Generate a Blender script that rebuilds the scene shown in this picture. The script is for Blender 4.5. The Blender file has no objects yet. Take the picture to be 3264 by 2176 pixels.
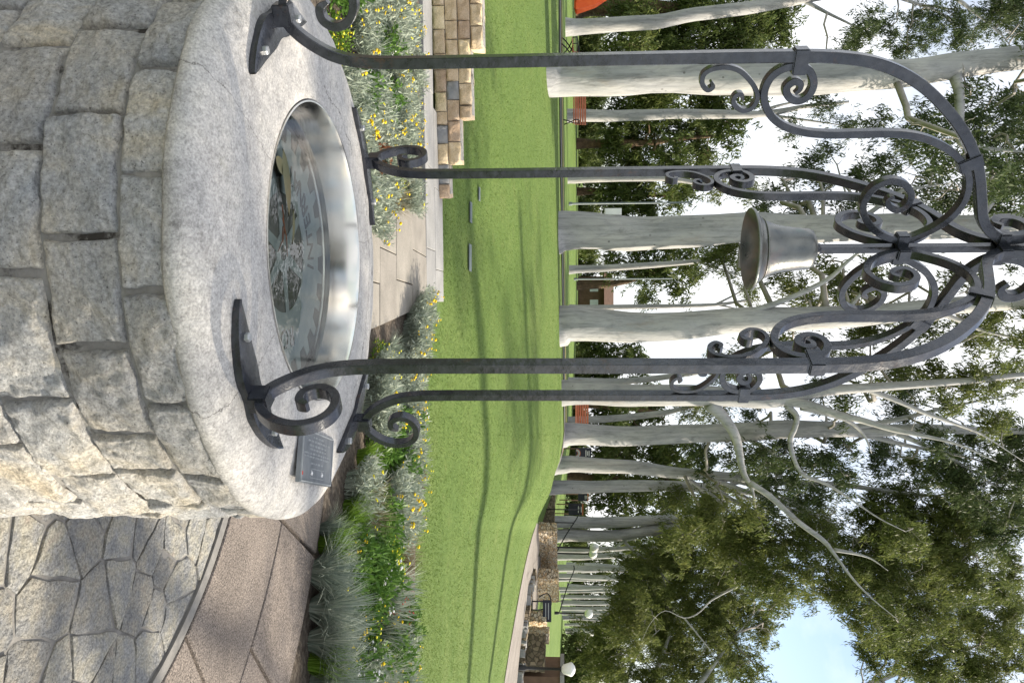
import bpy, bmesh, math, random
import numpy as np
from mathutils import Vector, Matrix, noise

# ------------------------------------------------------------------ camera, sky, sun, exposure
sc = bpy.context.scene
COL = sc.collection
R = math.radians
PITCH, CAM_H, FPX = R(3.8), 1.72, 2539.0
cam_d = bpy.data.cameras.new('camera'); cam = bpy.data.objects.new('camera', cam_d); COL.objects.link(cam)
cam_d.sensor_fit = 'HORIZONTAL'; cam_d.sensor_width = 36.0; cam_d.lens = 36.0 * FPX / 3264.0
cam_d.clip_start = 0.05; cam_d.clip_end = 2000
FW = Vector((0, math.cos(PITCH), -math.sin(PITCH))); UP = Vector((0, math.sin(PITCH), math.cos(PITCH))); LEFT = Vector((-1, 0, 0))
m = Matrix.Identity(4)
for i in range(3):                      # the photograph was taken with the camera turned on its side
    m[i][0] = UP[i]; m[i][1] = LEFT[i]; m[i][2] = -FW[i]
m[0][3], m[1][3], m[2][3] = 0, 0, CAM_H
cam.matrix_world = m
sc.camera = cam
sc.render.resolution_x, sc.render.resolution_y = 1024, 682

SUN_EL, SUN_AZ = R(34), R(14)            # azimuth measured from +X towards +Y
sdir = Vector((math.cos(SUN_EL) * math.cos(SUN_AZ), math.cos(SUN_EL) * math.sin(SUN_AZ), math.sin(SUN_EL)))
sun_d = bpy.data.lights.new('sun', 'SUN'); sun_d.energy = 5.0; sun_d.angle = R(0.55); sun_d.color = (1.0, 0.90, 0.74)
sun = bpy.data.objects.new('sun', sun_d); COL.objects.link(sun)
sun.rotation_euler = sdir.to_track_quat('Z', 'Y').to_euler()

w = bpy.data.worlds.new('World'); sc.world = w; w.use_nodes = True
nt = w.node_tree; nt.nodes.clear()
o_ = nt.nodes.new('ShaderNodeOutputWorld'); bg = nt.nodes.new('ShaderNodeBackground'); bg.inputs[1].default_value = 0.115
sky = nt.nodes.new('ShaderNodeTexSky'); sky.sky_type = 'NISHITA'; sky.sun_disc = False
sky.sun_elevation = SUN_EL; sky.sun_rotation = math.pi / 2 - SUN_AZ; sky.dust_density = 1.6; sky.air_density = 1.0
tc = nt.nodes.new('ShaderNodeTexCoord'); mp = nt.nodes.new('ShaderNodeMapping'); mp.inputs['Location'].default_value = (0.35, 0.1, 0.25); mp.inputs['Scale'].default_value = (1, 1, 1.6)
cn = nt.nodes.new('ShaderNodeTexNoise'); cn.inputs['Scale'].default_value = 2.0; cn.inputs['Detail'].default_value = 7; cn.inputs['Roughness'].default_value = 0.55
cr = nt.nodes.new('ShaderNodeValToRGB'); cr.color_ramp.elements[0].position = 0.36; cr.color_ramp.elements[1].position = 0.56
mx = nt.nodes.new('ShaderNodeMix'); mx.data_type = 'RGBA'; mx.inputs['B'].default_value = (6.3, 6.35, 6.5, 1)
nt.links.new(tc.outputs['Generated'], mp.inputs[0]); nt.links.new(mp.outputs[0], cn.inputs['Vector'])
nt.links.new(cn.outputs['Fac'], cr.inputs[0]); nt.links.new(cr.outputs[0], mx.inputs['Factor'])
nt.links.new(sky.outputs[0], mx.inputs['A']); nt.links.new(mx.outputs['Result'], bg.inputs[0]); nt.links.new(bg.outputs[0], o_.inputs[0])

sc.view_settings.view_transform = 'Standard'; sc.view_settings.look = 'None'
sc.view_settings.exposure = 1.0; sc.view_settings.gamma = 1.0; sc.view_settings.use_curve_mapping = False
sc.render.engine = 'CYCLES'
sc.cycles.use_denoising = True
sc.cycles.max_bounces = 7; sc.cycles.diffuse_bounces = 3; sc.cycles.glossy_bounces = 3; sc.cycles.transmission_bounces = 4; sc.cycles.transparent_max_bounces = 12
sc.cycles.caustics_reflective = False; sc.cycles.caustics_refractive = False

# ------------------------------------------------------------------ helpers
rng = np.random.default_rng(7); random.seed(7)

def link(o, parent=None):
    COL.objects.link(o)
    if parent is not None: o.parent = parent
    return o
def tag(o, label=None, cat=None, group=None, kind=None):
    if label: o['label'] = label
    if cat: o['category'] = cat
    if group: o['group'] = group
    if kind: o['kind'] = kind
    return o
def empty(name, loc=(0, 0, 0), rz=0):
    o = bpy.data.objects.new(name, None); o.empty_display_size = 0.1; o.location = loc; o.rotation_euler = (0, 0, rz); return link(o)
def fast_mesh(name, V, F, smooth=False):
    """V: (n,3) array, F: (m,k) int array with k = 3 or 4"""
    V = np.asarray(V, np.float32); F = np.asarray(F, np.int32)
    me = bpy.data.meshes.new(name); k = F.shape[1]
    me.vertices.add(len(V)); me.vertices.foreach_set('co', V.ravel())
    me.loops.add(F.size); me.loops.foreach_set('vertex_index', F.ravel())
    me.polygons.add(len(F)); me.polygons.foreach_set('loop_start', np.arange(0, F.size, k, dtype=np.int32))
    me.polygons.foreach_set('loop_total', np.full(len(F), k, np.int32))
    if smooth: me.polygons.foreach_set('use_smooth', np.ones(len(F), bool))
    me.update(calc_edges=True)
    return me
class MB:
    """collects shapes, then links them as ONE mesh object"""
    def __init__(s): s.v = []; s.f = []
    def add(s, vs, fs):
        n = len(s.v); s.v += [tuple(p) for p in vs]; s.f += [tuple(i + n for i in f) for f in fs]
    def box(s, c, d, M=None, rz=0.0):
        cx, cy, cz = c; a, b, h = d[0] / 2, d[1] / 2, d[2] / 2
        vs = []
        for sx, sy, sz in ((-1,-1,-1),(1,-1,-1),(1,1,-1),(-1,1,-1),(-1,-1,1),(1,-1,1),(1,1,1),(-1,1,1)):
            x, y, z = sx * a, sy * b, sz * h
            if rz: x, y = x * math.cos(rz) - y * math.sin(rz), x * math.sin(rz) + y * math.cos(rz)
            p = Vector((x, y, z))
            if M is not None: p = M @ p
            vs.append((p.x + cx, p.y + cy, p.z + cz))
        s.add(vs, [(0,3,2,1),(4,5,6,7),(0,1,5,4),(1,2,6,5),(2,3,7,6),(3,0,4,7)])
    def tube(s, pts, rad, seg=8, wob=0.0):
        pts = [Vector(p) for p in pts]; n = len(pts)
        if not hasattr(rad, '__len__'): rad = [rad] * n
        vs = []; ref = None
        for i in range(n):
            t = (pts[min(i + 1, n - 1)] - pts[max(i - 1, 0)])
            t = t.normalized() if t.length > 1e-9 else Vector((0, 0, 1))
            if ref is None: ref = t.orthogonal().normalized()
            ref = (ref - t * ref.dot(t)); ref = ref.normalized() if ref.length > 1e-6 else t.orthogonal().normalized()
            b = t.cross(ref)
            for k in range(seg):
                a = 2 * math.pi * k / seg; q = rad[i]
                if wob: q *= 1 + wob * noise.noise(pts[i] * 0.7 + Vector((math.cos(a), math.sin(a), 0)) * 0.9)
                vs.append(pts[i] + (ref * math.cos(a) + b * math.sin(a)) * q)
        fs = [(i * seg + k, i * seg + (k + 1) % seg, (i + 1) * seg + (k + 1) % seg, (i + 1) * seg + k) for i in range(n - 1) for k in range(seg)]
        fs.append(tuple(range(seg))[::-1]); fs.append(tuple((n - 1) * seg + k for k in range(seg)))
        s.add(vs, fs)
    def lathe(s, prof, seg=32, c=(0, 0, 0)):
        vs = []; n = len(prof)
        for r, z in prof:
            for k in range(seg):
                a = 2 * math.pi * k / seg; vs.append((c[0] + r * math.cos(a), c[1] + r * math.sin(a), c[2] + z))
        fs = [(i * seg + k, i * seg + (k + 1) % seg, (i + 1) * seg + (k + 1) % seg, (i + 1) * seg + k) for i in range(n - 1) for k in range(seg)]
        s.add(vs, fs)
    def prism(s, poly, z0, z1):
        n = len(poly); vs = [(x, y, z0) for x, y in poly] + [(x, y, z1) for x, y in poly]
        s.add(vs, [tuple(range(n))[::-1], tuple(range(n, 2 * n))] + [(i, (i + 1) % n, n + (i + 1) % n, n + i) for i in range(n)])
    def mesh(s, name, smooth=False, auto=None):
        me = bpy.data.meshes.new(name); me.from_pydata(s.v, [], s.f)
        if smooth:
            for p in me.polygons: p.use_smooth = True
        me.update(); return me
    def build(s, name, mat, parent=None, smooth=False, sharp=None):
        me = s.mesh(name, smooth); me.materials.append(mat)
        if sharp is not None and smooth: me.set_sharp_from_angle(angle=R(sharp))
        return link(bpy.data.objects.new(name, me), parent)
def obj_from(me, name, mat, parent=None):
    if not me.materials: me.materials.append(mat)
    return link(bpy.data.objects.new(name, me), parent)
def catmull(pts, n=6):
    P = [np.array(p, float) for p in pts]; P = [2 * P[0] - P[1]] + P + [2 * P[-1] - P[-2]]; out = []
    for i in range(1, len(P) - 2):
        p0, p1, p2, p3 = P[i - 1:i + 3]
        for k in range(n):
            t = k / n
            out.append(0.5 * (2 * p1 + (p2 - p0) * t + (2 * p0 - 5 * p1 + 4 * p2 - p3) * t * t + (3 * p1 - p0 - 3 * p2 + p3) * t ** 3))
    out.append(P[-2]); return out
# a point of the photograph (a 2352 x 1568 view of it, x up and y to the right of the upright scene) as a point at a given distance
DS = 3264.0 / 2352.0
def ray_of(x, y):
    U, V = y * DS, x * DS
    return FW + Vector((1, 0, 0)) * ((U - 1088) / FPX) + UP * ((V - 1632) / FPX)
def at(x, y, Y):
    d = ray_of(x, y); t = Y / d.y; return Vector((d.x * t, Y, CAM_H + d.z * t))
def flat(x, y, z=0.0):
    d = ray_of(x, y); t = (z - CAM_H) / d.z; return Vector((d.x * t, d.y * t, z))
def px_m(Y): return DS * Y / FPX         # metres per view pixel at distance Y

# ------------------------------------------------------------------ materials
class NT:
    def __init__(s, name):
        s.m = bpy.data.materials.new(name); s.m.use_nodes = True; s.t = s.m.node_tree; s.t.nodes.clear()
        s.out = s.n('ShaderNodeOutputMaterial'); s.b = s.n('ShaderNodeBsdfPrincipled'); s.l(s.b.outputs[0], s.out.inputs[0])
        s.tc = s.n('ShaderNodeTexCoord')
    def n(s, t, **kw):
        q = s.t.nodes.new(t)
        for k, v in kw.items(): setattr(q, k, v)
        return q
    def l(s, a, b): s.t.links.new(a, b)
    def noise(s, scale, detail=6, rough=0.6, vec=None, dist=0.0):
        q = s.n('ShaderNodeTexNoise'); q.inputs['Scale'].default_value = scale; q.inputs['Detail'].default_value = detail
        q.inputs['Roughness'].default_value = rough; q.inputs['Distortion'].default_value = dist
        s.l(vec if vec is not None else s.tc.outputs['Object'], q.inputs['Vector']); return q.outputs['Fac']
    def ramp(s, fac, cols):
        q = s.n('ShaderNodeValToRGB'); e = q.color_ramp.elements
        while len(e) < len(cols): e.new(0.5)
        for i, (p, c) in enumerate(cols):
            e[i].position = p; e[i].color = (c[0], c[1], c[2], 1) if hasattr(c, '__len__') else (c, c, c, 1)
        s.l(fac, q.inputs[0]); return q.outputs[0]
    def mix(s, fac, a, b, mode='MIX'):
        q = s.n('ShaderNodeMix', data_type='RGBA', blend_type=mode)
        for sock, v in ((q.inputs['Factor'], fac), (q.inputs['A'], a), (q.inputs['B'], b)):
            if isinstance(v, (int, float)): sock.default_value = v
            elif isinstance(v, tuple): sock.default_value = (v[0], v[1], v[2], 1)
            else: s.l(v, sock)
        return q.outputs['Result']
    def math(s, op, a, b=0.0, c=None):
        q = s.n('ShaderNodeMath', operation=op)
        for i, v in enumerate((a, b) if c is None else (a, b, c)):
            if isinstance(v, (int, float)): q.inputs[i].default_value = v
            else: s.l(v, q.inputs[i])
        return q.outputs[0]
    def bump(s, hgt, strength, dist=0.02, prev=None):
        q = s.n('ShaderNodeBump'); q.inputs['Strength'].default_value = strength; q.inputs['Distance'].default_value = dist
        s.l(hgt, q.inputs['Height'])
        if prev is not None: s.l(prev, q.inputs['Normal'])
        return q.outputs[0]
    def fin(s, col, rough=0.7, normal=None, metal=0.0, spec=0.4):
        if isinstance(col, tuple): s.b.inputs['Base Color'].default_value = (col[0], col[1], col[2], 1)
        else: s.l(col, s.b.inputs['Base Color'])
        if isinstance(rough, (int, float)): s.b.inputs['Roughness'].default_value = rough
        else: s.l(rough, s.b.inputs['Roughness'])
        s.b.inputs['Metallic'].default_value = metal; s.b.inputs['Specular IOR Level'].default_value = spec
        if normal is not None: s.l(normal, s.b.inputs['Normal'])
        return s.m
def simple(name, cols, scale=8, detail=6, rough=0.75, bump=0.3, bscale=None, bdist=0.01, metal=0.0, rnd=0.0, spec=0.3, speck=None):
    t = NT(name); c = t.ramp(t.noise(scale, detail), cols)
    if speck:
        c = t.mix(1.0, c, t.ramp(t.noise(speck[0], 3), [(0.35, speck[1]), (0.65, speck[2])]), 'MULTIPLY')
    if rnd:
        oi = t.n('ShaderNodeObjectInfo'); h = t.n('ShaderNodeHueSaturation'); t.l(c, h.inputs['Color'])
        t.l(t.math('MULTIPLY_ADD', oi.outputs['Random'], rnd, 1 - rnd / 2), h.inputs['Value'])
        t.l(t.math('MULTIPLY_ADD', oi.outputs['Random'], rnd * 0.06, 0.5 - rnd * 0.03), h.inputs['Hue']); c = h.outputs[0]
    nn = t.bump(t.noise(bscale or scale * 4, 8), bump, bdist) if bump else None
    return t.fin(c, rough, nn, metal, spec)
def leaf_mat(name, cols, trans=0.25, rough=0.55, patch=0.6, spec=0.25):
    """cols: dark, mid, light; each leaf its own tint, drifting over the plant"""
    t = NT(name); g = t.n('ShaderNodeNewGeometry')
    f = t.math('ADD', t.math('MULTIPLY', g.outputs['Random Per Island'], 0.42), t.math('MULTIPLY_ADD', t.noise(patch, 4, vec=g.outputs['Position']), 0.9, -0.14))
    c = t.ramp(f, [(0.12, cols[0]), (0.5, cols[1]), (0.9, cols[2])])
    t.fin(c, rough, None, 0, spec * 0.5)
    tr = t.n('ShaderNodeBsdfTranslucent'); t.l(c, tr.inputs[0]); mx = t.n('ShaderNodeMixShader'); mx.inputs[0].default_value = trans
    t.l(t.b.outputs[0], mx.inputs[1]); t.l(tr.outputs[0], mx.inputs[2]); t.l(mx.outputs[0], t.out.inputs[0]); return t.m

MAT = {}
def mk_granite():
    t = NT('granite'); oi = t.n('ShaderNodeObjectInfo'); g = t.n('ShaderNodeNewGeometry'); pos = g.outputs['Position']
    big = t.noise(4.2, 5, 0.62, pos, 0.6)
    c = t.ramp(big, [(0.28, (0.315, 0.33, 0.345)), (0.46, (0.44, 0.435, 0.42)), (0.60, (0.52, 0.48, 0.405)), (0.76, (0.545, 0.465, 0.345))])
    rust = t.ramp(t.noise(9, 6, 0.7, pos), [(0.62, 0.0), (0.78, 0.45)])
    c = t.mix(rust, c, (0.34, 0.25, 0.15))
    grain = t.ramp(t.noise(95, 4, 0.75, pos), [(0.30, 0.55), (0.50, 1.0), (0.68, 1.42)])
    c = t.mix(1.0, c, grain, 'MULTIPLY')
    mica = t.ramp(t.noise(160, 2, 0.5, pos), [(0.27, 0.4), (0.36, 1.0)])
    c = t.mix(1.0, c, mica, 'MULTIPLY')
    h = t.n('ShaderNodeHueSaturation'); t.l(c, h.inputs['Color']); t.l(t.math('MULTIPLY_ADD', oi.outputs['Random'], 0.22, 0.91), h.inputs['Value'])
    t.l(t.math('MULTIPLY_ADD', oi.outputs['Random'], 0.5, 0.75), h.inputs['Saturation'])
    n1 = t.bump(t.noise(22, 8, 0.7, pos), 1.0, 0.028); n2 = t.bump(t.noise(90, 5, 0.7, pos), 0.6, 0.010, n1)
    return t.fin(h.outputs[0], 0.85, n2, 0, 0.25)
MAT['granite'] = mk_granite()
def mk_mortar():
    t = NT('mortar'); g = t.n('ShaderNodeNewGeometry'); pos = g.outputs['Position']
    c = t.ramp(t.noise(14, 8, 0.65, pos), [(0.3, (0.20, 0.195, 0.185)), (0.5, (0.29, 0.28, 0.265)), (0.7, (0.36, 0.345, 0.31))])
    c = t.mix(t.ramp(t.noise(4.5, 6, 0.75, pos), [(0.53, 0.0), (0.60, 0.92)]), c, (0.035, 0.03, 0.025))     # blackened, washed-out joints
    return t.fin(c, 0.95, t.bump(t.noise(45, 8, 0.7, pos), 0.9, 0.015), 0, 0.2)
MAT['mortar'] = mk_mortar()
def mk_concrete():
    t = NT('cap_concrete'); ob = t.tc.outputs['Object']
    c = t.ramp(t.noise(5, 7, 0.65, ob, 0.4), [(0.26, (0.33, 0.325, 0.32)), (0.48, (0.455, 0.44, 0.42)), (0.70, (0.55, 0.525, 0.48))])
    c = t.mix(1.0, c, t.ramp(t.noise(170, 3, 0.7, ob), [(0.3, 0.62), (0.55, 1.0), (0.75, 1.3)]), 'MULTIPLY')
    c = t.mix(1.0, c, t.ramp(t.noise(48, 4, 0.7, ob), [(0.3, 0.72), (0.5, 1.0), (0.72, 1.18)]), 'MULTIPLY')
    sep = t.n('ShaderNodeSeparateXYZ'); t.l(ob, sep.inputs[0])
    ang = t.math('ARCTAN2', sep.outputs['Y'], sep.outputs['X'])
    rad = t.math('SQRT', t.math('ADD', t.math('MULTIPLY', sep.outputs['X'], sep.outputs['X']), t.math('MULTIPLY', sep.outputs['Y'], sep.outputs['Y'])))
    wob = t.math('MULTIPLY', t.math('SUBTRACT', t.noise(9, 5, 0.7, ob), 0.5), 0.11)
    crack = None
    def line(v, a0, wd, lo=None, hi=None):
        d = t.math('ABSOLUTE', t.math('SUBTRACT', t.math('ADD', v, wob), a0)); m_ = t.math('LESS_THAN', d, wd)
        for o2, lim in (('GREATER_THAN', lo), ('LESS_THAN', hi)):
            if lim is not None: m_ = t.math('MULTIPLY', m_, t.math(o2, lim[0], lim[1]))
        return m_
    for deg in (-57, -114, 66, 101, 170):
        q = line(ang, R(deg), 0.0017); crack = q if crack is None else t.math('MAXIMUM', crack, q)
    for r0, lo, hi in ((0.60, 0.6, 2.1), (0.665, 1.1, 2.6), (0.52, 2.4, 3.1)):
        crack = t.math('MAXIMUM', crack, line(rad, r0, 0.0022, (ang, lo), (ang, hi)))
    c = t.mix(t.math('MULTIPLY', crack, 0.6), c, (0.06, 0.055, 0.05))
    edge = t.ramp(t.noise(6.5, 8, 0.75, ob), [(0.56, 0.0), (0.68, 0.85)])       # black lichen in patches on the outer rim
    rim = t.ramp(rad, [(0.70, 0.0), (0.80, 1.0)])
    c = t.mix(t.mix(1.0, edge, rim, 'MULTIPLY'), c, (0.055, 0.05, 0.045))
    moss = t.ramp(t.noise(5, 6, 0.7, ob), [(0.60, 0.0), (0.72, 0.5)])
    c = t.mix(t.mix(1.0, moss, t.ramp(rad, [(0.60, 0.0), (0.70, 0.7), (0.78, 0.0)]), 'MULTIPLY'), c, (0.12, 0.12, 0.035))
    n1 = t.bump(t.noise(16, 6, 0.6, ob), 0.35, 0.02); n2 = t.bump(t.noise(170, 4, 0.7, ob), 0.45, 0.004, n1)
    n3 = t.bump(t.math('SUBTRACT', 1.0, crack), 0.8, 0.004, n2)
    return t.fin(c, 0.88, n3, 0, 0.25)
MAT['concrete'] = mk_concrete()
def mk_iron():
    t = NT('iron_paint'); g = t.n('ShaderNodeNewGeometry'); pos = g.outputs['Position']
    c = t.ramp(t.noise(30, 6, 0.6, pos), [(0.35, (0.018, 0.020, 0.027)), (0.65, (0.040, 0.044, 0.055))])
    chip = t.ramp(t.noise(55, 7, 0.75, pos), [(0.69, 0.0), (0.73, 1.0)]); c = t.mix(chip, c, (0.20, 0.17, 0.13))
    rust = t.ramp(t.noise(6, 7, 0.8, pos), [(0.58, 0.0), (0.72, 0.8)]); c = t.mix(rust, c, (0.095, 0.045, 0.025))
    rr = t.ramp(t.noise(22, 4, 0.6, pos), [(0.3, 0.16), (0.7, 0.30)])
    n1 = t.bump(t.noise(38, 4, 0.6, pos), 0.25, 0.006)
    return t.fin(c, rr, n1, 0.35, 0.8)
MAT['iron'] = mk_iron()
MAT['rust'] = simple('rusty_iron', [(0.35, (0.05, 0.035, 0.03)), (0.6, (0.13, 0.06, 0.03))], 30, 6, 0.7, 0.3, 90, 0.003, 0.2)
def mk_bronze():
    t = NT('bell_bronze')
    c = t.ramp(t.noise(9, 6, 0.65), [(0.3, (0.12, 0.128, 0.124)), (0.5, (0.185, 0.19, 0.18)), (0.70, (0.225, 0.19, 0.178))])
    c = t.mix(t.ramp(t.noise(14, 7, 0.7), [(0.57, 0.0), (0.72, 0.6)]), c, (0.12, 0.20, 0.175))
    return t.fin(c, t.ramp(t.noise(20, 5), [(0.3, 0.24), (0.7, 0.42)]), t.bump(t.noise(45, 6), 0.22, 0.004), 0.9, 0.5)
MAT['bronze'] = mk_bronze()
def mk_steel():
    t = NT('stainless_steel'); ob = t.tc.outputs['Object']; mp = t.n('ShaderNodeMapping'); mp.inputs['Scale'].default_value = (7, 7, 60); t.l(ob, mp.inputs[0])
    c = t.ramp(t.noise(4, 5), [(0.3, (0.56, 0.55, 0.52)), (0.7, (0.70, 0.69, 0.655))])
    c = t.mix(t.ramp(t.noise(7, 6, 0.7), [(0.6, 0.0), (0.75, 0.5)]), c, (0.35, 0.27, 0.17))
    rr = t.ramp(t.noise(5, 4, 0.6, ob), [(0.3, 0.10), (0.7, 0.19)])
    return t.fin(c, rr, t.bump(t.noise(3, 2, 0.5, ob), 0.10, 0.02), 1.0, 0.5)
MAT['steel'] = mk_steel()
MAT['emblem_light'] = simple('emblem_light', [(0.35, (0.25, 0.29, 0.29)), (0.65, (0.37, 0.40, 0.38))], 7, 6, 0.55, 0.1, 60, 0.002)
MAT['emblem_dark'] = simple('emblem_dark', [(0.35, (0.075, 0.08, 0.075)), (0.65, (0.13, 0.125, 0.11))], 9, 6, 0.6, 0.1, 60, 0.002)
def mk_water():
    t = NT('water'); t.t.nodes.remove(t.b)
    n1 = t.bump(t.noise(9, 3, 0.5), 0.10, 0.02)
    gl = t.n('ShaderNodeBsdfGlossy'); gl.inputs['Roughness'].default_value = 0.015; t.l(n1, gl.inputs['Normal'])
    tr = t.n('ShaderNodeBsdfTransparent'); tr.inputs[0].default_value = (0.86, 0.91, 0.89, 1)
    fr = t.n('ShaderNodeFresnel'); fr.inputs[0].default_value = 1.48; t.l(n1, fr.inputs['Normal'])
    mx = t.n('ShaderNodeMixShader'); t.l(fr.outputs[0], mx.inputs[0]); t.l(tr.outputs[0], mx.inputs[1]); t.l(gl.outputs[0], mx.inputs[2]); t.l(mx.outputs[0], t.out.inputs[0])
    return t.m
MAT['water'] = mk_water()
MAT['plaque'] = simple('plaque_metal', [(0.3, (0.15, 0.165, 0.185)), (0.7, (0.25, 0.265, 0.285))], 25, 5, 0.42, 0.1, 80, 0.002, 0.5, 0, 0.5)
MAT['plaque_letter'] = simple('plaque_letter', [(0.3, (0.30, 0.32, 0.34)), (0.7, (0.45, 0.47, 0.48))], 40, 3, 0.4, 0, metal=0.4)
MAT['sandstone'] = simple('sandstone', [(0.26, (0.40, 0.31, 0.21)), (0.45, (0.52, 0.395, 0.25)), (0.6, (0.58, 0.46, 0.32)), (0.76, (0.54, 0.48, 0.39))], 6, 7, 0.9, 0.7, 30, 0.03, rnd=0.55, speck=(120, 0.75, 1.2))
MAT['grey_stone'] = simple('grey_stone', [(0.3, (0.20, 0.21, 0.22)), (0.7, (0.33, 0.32, 0.30))], 7, 7, 0.9, 0.6, 30, 0.03, rnd=0.2)
MAT['rubble'] = simple('pale_rubble', [(0.3, (0.34, 0.24, 0.13)), (0.55, (0.46, 0.34, 0.21)), (0.75, (0.50, 0.42, 0.30))], 5, 6, 0.9, 0.5, 14, 0.04, rnd=0.2)
MAT['paving'] = simple('crazy_stone', [(0.25, (0.13, 0.135, 0.14)), (0.42, (0.21, 0.21, 0.205)), (0.6, (0.275, 0.26, 0.22)), (0.75, (0.25, 0.215, 0.185))], 13, 8, 0.9, 1.0, 42, 0.022, rnd=0.35, speck=(110, 0.65, 1.25))
MAT['paving_joint'] = simple('paving_mortar', [(0.3, (0.145, 0.14, 0.132)), (0.7, (0.23, 0.22, 0.205))], 18, 6, 0.95, 0.5, 90, 0.006)
MAT['aggregate'] = simple('exposed_aggregate', [(0.3, (0.148, 0.125, 0.109)), (0.7, (0.218, 0.184, 0.159))], 3, 6, 0.92, 1.0, 110, 0.012, rnd=0.15, speck=(120, 0.40, 1.55))
MAT['tan_slab'] = simple('tan_concrete', [(0.3, (0.20, 0.185, 0.162)), (0.7, (0.285, 0.262, 0.23))], 3, 7, 0.92, 0.4, 120, 0.005, rnd=0.16, speck=(150, 0.75, 1.2))
MAT['grey_slab'] = simple('grey_concrete', [(0.3, (0.22, 0.218, 0.213)), (0.7, (0.30, 0.295, 0.288))], 3, 7, 0.92, 0.4, 120, 0.005, rnd=0.12, speck=(150, 0.78, 1.18))
MAT['gravel'] = simple('gravel', [(0.3, (0.185, 0.165, 0.15)), (0.7, (0.27, 0.245, 0.22))], 1.2, 8, 0.95, 0.5, 30, 0.02, speck=(25, 0.7, 1.2))
MAT['brick_path'] = simple('brick_path', [(0.3, (0.25, 0.13, 0.09)), (0.7, (0.36, 0.20, 0.13))], 2, 6, 0.9, 0.3, 20, 0.02)
MAT['asphalt'] = simple('asphalt', [(0.3, (0.10, 0.10, 0.10)), (0.7, (0.17, 0.165, 0.16))], 1, 6, 0.9, 0.3, 30, 0.01)
MAT['soil'] = simple('mulch_soil', [(0.3, (0.045, 0.034, 0.025)), (0.5, (0.10, 0.08, 0.062)), (0.7, (0.17, 0.145, 0.115))], 22, 8, 0.95, 1.0, 40, 0.03)
def mk_lawn():
    t = NT('lawn_grass'); g = t.n('ShaderNodeNewGeometry'); pos = g.outputs['Position']
    c = t.ramp(t.noise(0.55, 6, 0.65, pos), [(0.3, (0.100, 0.165, 0.036)), (0.5, (0.122, 0.190, 0.044)), (0.7, (0.152, 0.212, 0.057))])
    mp = t.n('ShaderNodeMapping'); mp.inputs['Scale'].default_value = (1.0, 0.35, 1); t.l(pos, mp.inputs[0])
    c = t.mix(1.0, c, t.ramp(t.noise(22, 6, 0.75, mp.outputs[0]), [(0.28, (0.74, 0.77, 0.72)), (0.5, (1, 1, 1)), (0.72, (1.28, 1.20, 1.25))]), 'MULTIPLY')
    dry = t.ramp(t.noise(2.4, 8, 0.8, pos), [(0.56, 0.0), (0.76, 0.4)]); c = t.mix(dry, c, (0.23, 0.215, 0.085))
    return t.fin(c, 0.85, t.bump(t.noise(28, 8, 0.75, pos), 0.9, 0.06), 0, 0.2)
MAT['lawn'] = mk_lawn()
MAT['blade'] = leaf_mat('lawn_blade', ((0.104, 0.165, 0.036), (0.126, 0.190, 0.045), (0.178, 0.225, 0.068)), 0.3, 0.6, 0.7)
def mk_gum():
    t = NT('gum_bark'); g = t.n('ShaderNodeNewGeometry'); pos = g.outputs['Position']
    mp = t.n('ShaderNodeMapping'); mp.inputs['Scale'].default_value = (1, 1, 0.28); t.l(pos, mp.inputs[0])
    c = t.ramp(t.noise(1.6, 7, 0.65, mp.outputs[0], 0.5), [(0.28, (0.225, 0.23, 0.245)), (0.5, (0.325, 0.322, 0.322)), (0.7, (0.415, 0.40, 0.38))])
    tan = t.ramp(t.noise(2.2, 6, 0.7, mp.outputs[0]), [(0.60, 0.0), (0.76, 0.6)]); c = t.mix(tan, c, (0.31, 0.245, 0.19))
    c = t.mix(1.0, c, t.ramp(t.noise(5.5, 6, 0.75, mp.outputs[0], 0.8), [(0.30, 0.66), (0.48, 1.0), (0.70, 1.12)]), 'MULTIPLY')
    strk = t.n('ShaderNodeMapping'); strk.inputs['Scale'].default_value = (6, 6, 0.25); t.l(pos, strk.inputs[0])
    c = t.mix(1.0, c, t.ramp(t.noise(1.6, 5, 0.7, strk.outputs[0]), [(0.34, 0.70), (0.52, 1.0)]), 'MULTIPLY')
    vo = t.n('ShaderNodeTexVoronoi'); vo.inputs['Scale'].default_value = 2.6; t.l(pos, vo.inputs['Vector'])
    spot = t.ramp(vo.outputs['Distance'], [(0.07, 1.0), (0.11, 0.0)]); c = t.mix(t.mix(1.0, spot, t.ramp(t.noise(1.1, 3, 0.5, pos), [(0.5, 0.0), (0.6, 0.75)]), 'MULTIPLY'), c, (0.085, 0.08, 0.075))
    n1 = t.bump(t.noise(2.2, 6, 0.6, mp.outputs[0]), 0.5, 0.12)
    return t.fin(c, 0.75, n1, 0, 0.25)
MAT['gum'] = mk_gum()
MAT['twig'] = simple('twig_bark', [(0.3, (0.20, 0.185, 0.17)), (0.7, (0.38, 0.35, 0.315))], 1.5, 5, 0.85, 0.2, 6, 0.05)
MAT['dark_bark'] = simple('dark_bark', [(0.3, (0.045, 0.03, 0.02)), (0.7, (0.16, 0.105, 0.06))], 3, 7, 0.9, 0.8, 9, 0.1)
MAT['gum_leaf'] = leaf_mat('gum_leaf', ((0.046, 0.066, 0.017), (0.104, 0.130, 0.036), (0.200, 0.212, 0.070)), 0.45, 0.45, 0.35)
MAT['gum_leaf_dark'] = leaf_mat('gum_leaf_dark', ((0.024, 0.040, 0.018), (0.058, 0.084, 0.031), (0.118, 0.142, 0.055)), 0.35, 0.45, 0.35)
MAT['dense_leaf'] = leaf_mat('dense_leaf', ((0.026, 0.044, 0.012), (0.070, 0.098, 0.026), (0.150, 0.170, 0.050)), 0.36, 0.5, 0.2)
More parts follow.
